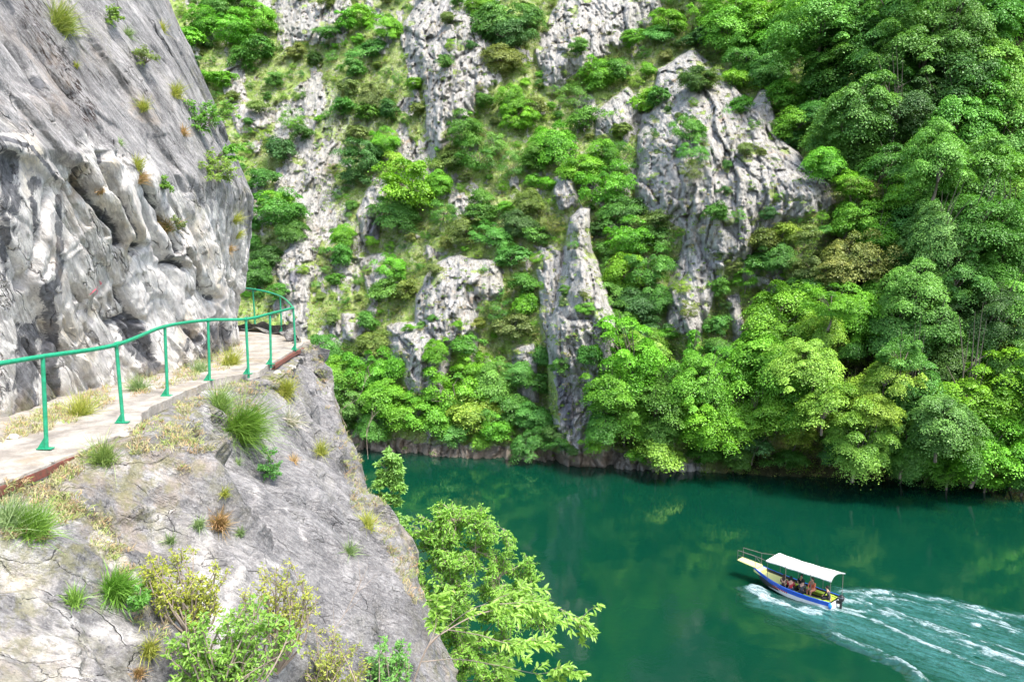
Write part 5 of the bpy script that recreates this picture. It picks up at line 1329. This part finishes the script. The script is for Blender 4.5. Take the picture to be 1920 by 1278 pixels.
def arch(pts, Y, sprays, col, leaf, lab, seed):
    rd = random.Random(seed); P3 = [Vector(at(a, b, Y + dy)) for a, b, dy in pts]; root = P3[0]; e = empty('leafy_branch', root); m = MB(); LC = []; LD = []
    def limb(pl, r0, nt, tl, per):
        C_ = [Vector(c) - root for c in catmull([tuple(p) for p in pl], 26)]
        m.tube(C_, [r0 * (1 - .85 * i / 25) for i in range(26)], 6)
        for k in range(nt):
            i = rd.randint(9, 24) if k > 1 else 24; b = C_[i]; d = ((C_[i + 1] - C_[i]).normalized() * .8 + Vector((rd.gauss(.2, .4), rd.gauss(0, .5), rd.gauss(-.05, .35)))).normalized(); L_ = tl * rd.uniform(.5, 1.2)
            en = b + d * L_ - Vector((0, 0, L_ * .2)); m.tube([b, b.lerp(en, .5) + Vector((0, 0, .03)), en], [r0 * .25, r0 * .16, r0 * .05], 4)
            for q in range(per): LC.append(b.lerp(en, rd.random() ** .7)); LD.append(d)
    limb(P3, .011, 16, .32, 22)
    for s in sprays: limb([Vector(at(a, b, Y + dy)) for a, b, dy in s], .006, 13, .28, 22)
    LC = np.array([tuple(a) for a in LC]); LD = np.array([tuple(a) for a in LD]); n = len(LC); g = np.random.default_rng(seed)
    S = unit(np.cross(LD, np.array([0, 0, 1.0]))) * np.where(g.random(n) < .5, 1, -1)[:, None]
    dr = unit(LD * .9 + S * .8 + g.normal(size=(n, 3)) * .3 + np.array([0, 0, -.45])); nm = unit(np.array([0, -.25, 1.0]) + g.normal(size=(n, 3)) * .45)
    Ls = leaf * g.uniform(.6, 1.2, n); v, f = leaves6(LC, nm, dr, Ls, Ls * .36)
    lo_ = obj('leaves', mesh_from('leaves', v, f, [NLEAF], False, dict(v=np.repeat(np.clip(.55 + .22 * g.normal(size=n), 0, 1), 6))), e); color(lo_, col)
    m.build('branches', TWIG, e, True); tag(e, lab, 'branch')
arch([(765, 1310, 0), (800, 1215, 0), (840, 1180, .1), (900, 1150, .2), (980, 1135, .3), (1050, 1140, .3), (1088, 1175, .2)], 7.6,
     [[(800, 1215, 0), (850, 1165, -.1), (900, 1135, -.2), (960, 1130, -.1), (1000, 1125, 0)], [(840, 1180, .1), (900, 1190, -.2), (955, 1205, -.3), (1010, 1195, -.2)], [(790, 1240, 0), (860, 1235, .2), (940, 1248, .1), (1010, 1262, 0), (1050, 1250, 0)], [(790, 1235, 0), (815, 1180, .2), (818, 1130, .3)], [(900, 1150, .2), (935, 1120, .3), (975, 1110, .3)]],
     (.24, .46, .07), .085, 'long arching leafy branch reaching right over the water at the bottom', 71)
# dry grass and low growth along the ledge, cliff foot and rim
def scatter_grass(zones, name, label, n_bl, cols):
    rd = random.Random(17); Vs = []; Fs = []; tn = []; k = 0
    for poly, cnt_, hgt_ in zones:
        xs_ = [a for a, b in poly]; ys_ = [b for a, b in poly]; done = 0; tries = 0
        while done < cnt_ and tries < cnt_ * 8:
            tries += 1; px, py = rd.uniform(min(xs_), max(xs_)), rd.uniform(min(ys_), max(ys_))
            if poly_sd(np.array([px]), np.array([py]), poly)[0] < 0: continue
            if fbm(np.array([[px / 26, py / 26, 0]]), 2, 600)[0] < -.12: continue
            h, nn = hit(px, py, bvh_slope, bvh_wall, bvh_path)
            if h is None: continue
            done += 1; up = Vector((nn.x * .4, nn.y * .4, nn.z * .4 + .8)).normalized(); t_ = rd.random()
            for q in range(n_bl):
                d = (up + Vector((rd.gauss(0, .6), rd.gauss(0, .6), rd.gauss(0, .3)))).normalized(); L = hgt_ * rd.uniform(.4, 1.3); s = d.cross(Vector((rd.gauss(0, 1), rd.gauss(0, 1), rd.gauss(0, 1)))).normalized() * .0035
                b = h + Vector((rd.gauss(0, .03), rd.gauss(0, .03), -.01)); md_ = b + d * L * .55; en = b + d * L + Vector((0, 0, -L * .25))
                Vs += [tuple(b - s), tuple(b + s), tuple(md_ + s), tuple(md_ - s), tuple(en)]; Fs += [(k, k + 1, k + 2, k + 3), (k + 3, k + 2, k + 4)]; tn += [t_] * 5; k += 5
    t = NT(name + '_blades'); v = t.attr('v'); c = t.mix(t.ramp(v, .25, .55), cols[0], cols[1]); c = t.mix(t.ramp(v, .65, .85), c, cols[2])
    d_ = t.n('BsdfDiffuse'); t.l(c, d_.inputs[0]); t.l(d_.outputs[0], t.out.inputs[0])
    o = obj(name, mesh_from(name, np.array(Vs), Fs, [t.m], False, dict(v=tn))); tag(o, label, 'grass', kind='stuff')
scatter_grass([([(70, 900), (245, 805), (330, 755), (470, 705), (560, 690), (560, 745), (480, 800), (380, 850), (350, 890), (300, 840), (180, 880), (100, 910)], 620, .10),
               ([(-10, 800), (60, 775), (140, 745), (230, 712), (330, 692), (450, 640), (456, 682), (340, 720), (250, 744), (120, 800), (0, 830)], 560, .11),
               ([(0, 900), (120, 900), (160, 960), (100, 1010), (0, 1010)], 260, .09), ([(110, 930), (190, 950), (260, 1060), (230, 1080), (150, 1010)], 160, .06),
               ([(565, 640), (590, 640), (640, 750), (700, 900), (770, 1020), (800, 1130), (770, 1130), (690, 960), (660, 960), (640, 850), (600, 740)], 420, .12), ([(200, 1000), (300, 1100), (330, 1220), (290, 1230), (230, 1120)], 120, .07)],
              'dry_grass', 'thin dry and green grass along the ledge, cliff foot and slab rim', 9, ((.36, .33, .20), (.27, .35, .10), (.42, .30, .17)))
# loose stones below the beam
SM = NT('loose_stone'); p = SM.pos(); SM.bsdf(SM.mix(SM.noise(p, 14, 5), (.38, .34, .28), (.66, .62, .55)), .9, SM.bump(SM.noise(p, 30, 4), .01)); SM = SM.m
for (px, py, r, lab) in [(233, 818, 8, 'small pale stone under the end of the red beam'), (92, 866, 9, 'pale stone wedged under the red beam at left'), (520, 700, 6, 'pale stone under the footpath corner'), (25, 822, 9, 'rounded stone on the footpath at the far left by the cliff'), (548, 690, 6, 'small stone at the outer footpath corner')]:
    h, nn = hit(px, py, bvh_slope, bvh_path, bvh_wall)
    if h is None: continue
    R = r * h.y / FPX; m = MB(); m.ball((0, 0, R * .3), (R * 1.2, R, R * .7), 0, 9, 6, .35); tag(m.build('stone', SM, None, False, h), lab, 'stone')
# faint red paint mark on the wall
t = NT('red_paint_mark'); t.bsdf((.62, .12, .16), .8); RP = t.m
m = MB()
for ln_ in ([(186, 527), (190, 531), (187, 533)], [(168, 552), (174, 546), (180, 541), (183, 545), (178, 551), (182, 549)], [(176, 540), (183, 538)]):
    prev = None; V = []
    for a, b in ln_:
        h, nn = hit(a, b, bvh_wall)
        if h is None: continue
        q = h + nn * .006; V += [q + Vector((0, 0, .010)), q - Vector((0, 0, .010))]
    if len(V) >= 4: m.add(V, [(2 * i, 2 * i + 1, 2 * i + 3, 2 * i + 2) for i in range(len(V) // 2 - 1)])
o = m.build('paint_mark', RP, near_wall)

# ------------------------------------------------------------------ undergrowth on the far hillside (one mass of low shrubs and weeds)
gu = np.random.default_rng(4); NU_ = 21000
ii = gu.integers(3, 400, NU_ * 5); jj = gu.integers(70, len(NX) - 60, NU_ * 5)
rk_ = rock[ii, jj]; hp = HP[ii, jj]; pyy = proj(hp)[1]; pxx = NX[jj]
pr_ = np.where(rk_ < .3, .75, .10) * np.where((pxx > 330), 1, 0) * np.where(rv[ii] < .04, .3, 1)
ok = gu.random(len(ii)) < pr_; ii = ii[ok][:NU_]; jj = jj[ok][:NU_]; ctr = HP[ii, jj]; n = len(ctr); nl = 34
size = gu.uniform(.25, .85, n) * np.where(rock[ii, jj] > .4, .6, 1)
d = unit(gu.normal(size=(n * nl, 3))); d[:, 2] = np.abs(d[:, 2]); cid = np.repeat(np.arange(n), nl)
pos = ctr[cid] + d * (size[cid] * gu.uniform(.4, 1.05, n * nl))[:, None] * np.array([1.2, 1, .8]) + np.array([0, -.15, -.1])
nm = unit(d + np.array([0, 0, .7]) + gu.normal(size=d.shape) * .4); L = gu.uniform(.09, .20, n * nl)
v, f = leaves(pos, nm, unit(gu.normal(size=d.shape)), L, L * .6)
t = NT('undergrowth_leaves'); va = t.attr('v')
c = t.mix(t.ramp(va, .15, .35), (.13, .24, .045), (.22, .40, .06)); c = t.mix(t.ramp(va, .45, .6), c, (.24, .36, .07)); c = t.mix(t.ramp(va, .72, .8), c, (.30, .30, .11)); c = t.mix(t.ramp(va, .88, .93), c, (.26, .23, .10))
db = t.n('BsdfDiffuse'); t.l(c, db.inputs[0]); tb = t.n('BsdfTranslucent'); t.l(c, tb.inputs[0]); ms_ = t.n('MixShader'); ms_.inputs[0].default_value = .3; t.l(db.outputs[0], ms_.inputs[1]); t.l(tb.outputs[0], ms_.inputs[2]); t.l(ms_.outputs[0], t.out.inputs[0])
tone = np.clip(gu.random(n)[cid] + .08 * gu.normal(size=n * nl), 0, 1)
o = obj('undergrowth', mesh_from('undergrowth', v, f, [t.m], False, dict(v=np.repeat(tone, 4)))); tag(o, 'low weeds and small bushes covering the far slope between the crags', 'undergrowth', kind='stuff')

# ------------------------------------------------------------------ labels for the trees of the far slope
LM = [((1090, 560), 'the tall narrow rock pinnacle'), ((1085, 385), 'the tip of the narrow pinnacle'), ((855, 560), 'the broad central crag'), ((1300, 130), 'the pyramid crag peak'), ((1225, 300), 'the pyramid crag left face'), ((1540, 370), 'the pyramid crag right foot'),
      ((1300, 520), 'the pyramid crag tongue'), ((590, 40), 'the blocky top-left crag'), ((850, 150), 'the tall fluted upper crag'), ((1120, 50), 'the pale top-centre crag'), ((553, 570), 'the far railing corner'), ((465, 380), 'the near cliff edge'), ((1590, 480), 'the olive-brown tree'),
      ((820, 840), 'the squared shore boulders'), ((1150, 870), 'the shore under the pinnacle'), ((1610, 880), 'the tree dipping lowest to the water'), ((1510, 1060), 'the boat'), ((1900, 20), 'the top right corner'), ((1900, 480), 'the right edge centre'), ((1900, 880), 'the shore at the right edge'), ((1440, 230), 'the upright crag block'), ((720, 390), 'the small blue-stained outcrop'), ((560, 480), 'the outcrop above the railing'), ((1700, 200), 'the dark upper right hollow'), ((1430, 630), 'the tallest bright shoreline tree')]
ORD = ['', 'second ', 'third ', 'fourth ', 'fifth ', 'sixth ', 'seventh ', 'eighth ', 'ninth ', 'tenth ', 'eleventh ', 'twelfth ', 'thirteenth ', 'fourteenth ', 'fifteenth ']
buck = {}
for T in trees:
    (lx, ly), ln_ = min(LM, key=lambda q: (q[0][0] - T['px']) ** 2 + (q[0][1] - T['py']) ** 2)
    dx, dy = T['px'] - lx, T['py'] - ly; dd = math.hypot(dx, dy)
    if dd < 26: dr_ = 'at'
    elif abs(dx) > 2.2 * abs(dy): dr_ = 'right of' if dx > 0 else 'left of'
    elif abs(dy) > 2.2 * abs(dx): dr_ = 'below' if dy > 0 else 'above'
    else: dr_ = ('above' if dy < 0 else 'below') + ('-right of' if dx > 0 else '-left of')
    szw = 'large' if T['r'] > 66 else '' if T['r'] > 40 else 'small' if T['r'] > 22 else 'tiny'
    kw_ = dict(cone='pointed', loose='loose-leaved').get(T['kd'], 'bushy')
    desc = ' '.join(x for x in (szw, CNAME[T['col']], kw_, T['nm']) if x)
    buck.setdefault((desc, dr_, ln_), []).append((dd, T))
for (desc, dr_, ln_), L_ in buck.items():
    L_.sort(key=lambda a: a[0])
    for k, (dd, T) in enumerate(L_):
        lab = f'{desc} {dr_} {ln_}' if len(L_) == 1 else f'{ORD[k] if k < len(ORD) else ""}nearest {desc} {dr_} {ln_}'
        if T['kd'] == 'cone': lab = 'single pointed bright green conifer-like tree under the pyramid crag tongue'
        o = T['o']; far = T['r'] <= 34
        tag(o, lab, 'shrub' if T['nm'] == 'shrub' else 'tree', 'shrubs and small trees on the rocky far slope' if (far or T['nm'] == 'shrub') else 'broadleaf trees of the far bank and its forest')
# ------------------------------------------------------------------ light
SUN_EL, SUN_AZ = math.radians(60), math.radians(140)      # azimuth clockwise from +Y
w = bpy.data.worlds.new('World'); scene.world = w; w.use_nodes = True
nt = w.node_tree; bg = nt.nodes['Background']; sky = nt.nodes.new('ShaderNodeTexSky'); sky.sky_type = 'NISHITA'; sky.sun_disc = False
sky.sun_elevation = SUN_EL; sky.sun_rotation = SUN_AZ; sky.dust_density = 3.0; sky.air_density = 1.0
nt.links.new(sky.outputs[0], bg.inputs[0]); bg.inputs[1].default_value = .15
sd = bpy.data.lights.new('sun', 'SUN'); sd.energy = 2.1; sd.angle = math.radians(11); sd.color = (1, .95, .87)
so = bpy.data.objects.new('sun', sd); COL.objects.link(so)
dv_ = Vector((math.sin(SUN_AZ) * math.cos(SUN_EL), math.cos(SUN_AZ) * math.cos(SUN_EL), math.sin(SUN_EL)))
so.rotation_euler = (-dv_).to_track_quat('-Z', 'Y').to_euler(); so.location = (30, -40, 80)
scene.view_settings.view_transform = 'Standard'; scene.view_settings.look = 'None'; scene.view_settings.exposure = 1.7; scene.view_settings.gamma = 1.0
scene.render.engine = 'CYCLES'
scene.cycles.max_bounces = 6; scene.cycles.diffuse_bounces = 3; scene.cycles.glossy_bounces = 3; scene.cycles.transmission_bounces = 4; scene.cycles.transparent_max_bounces = 6
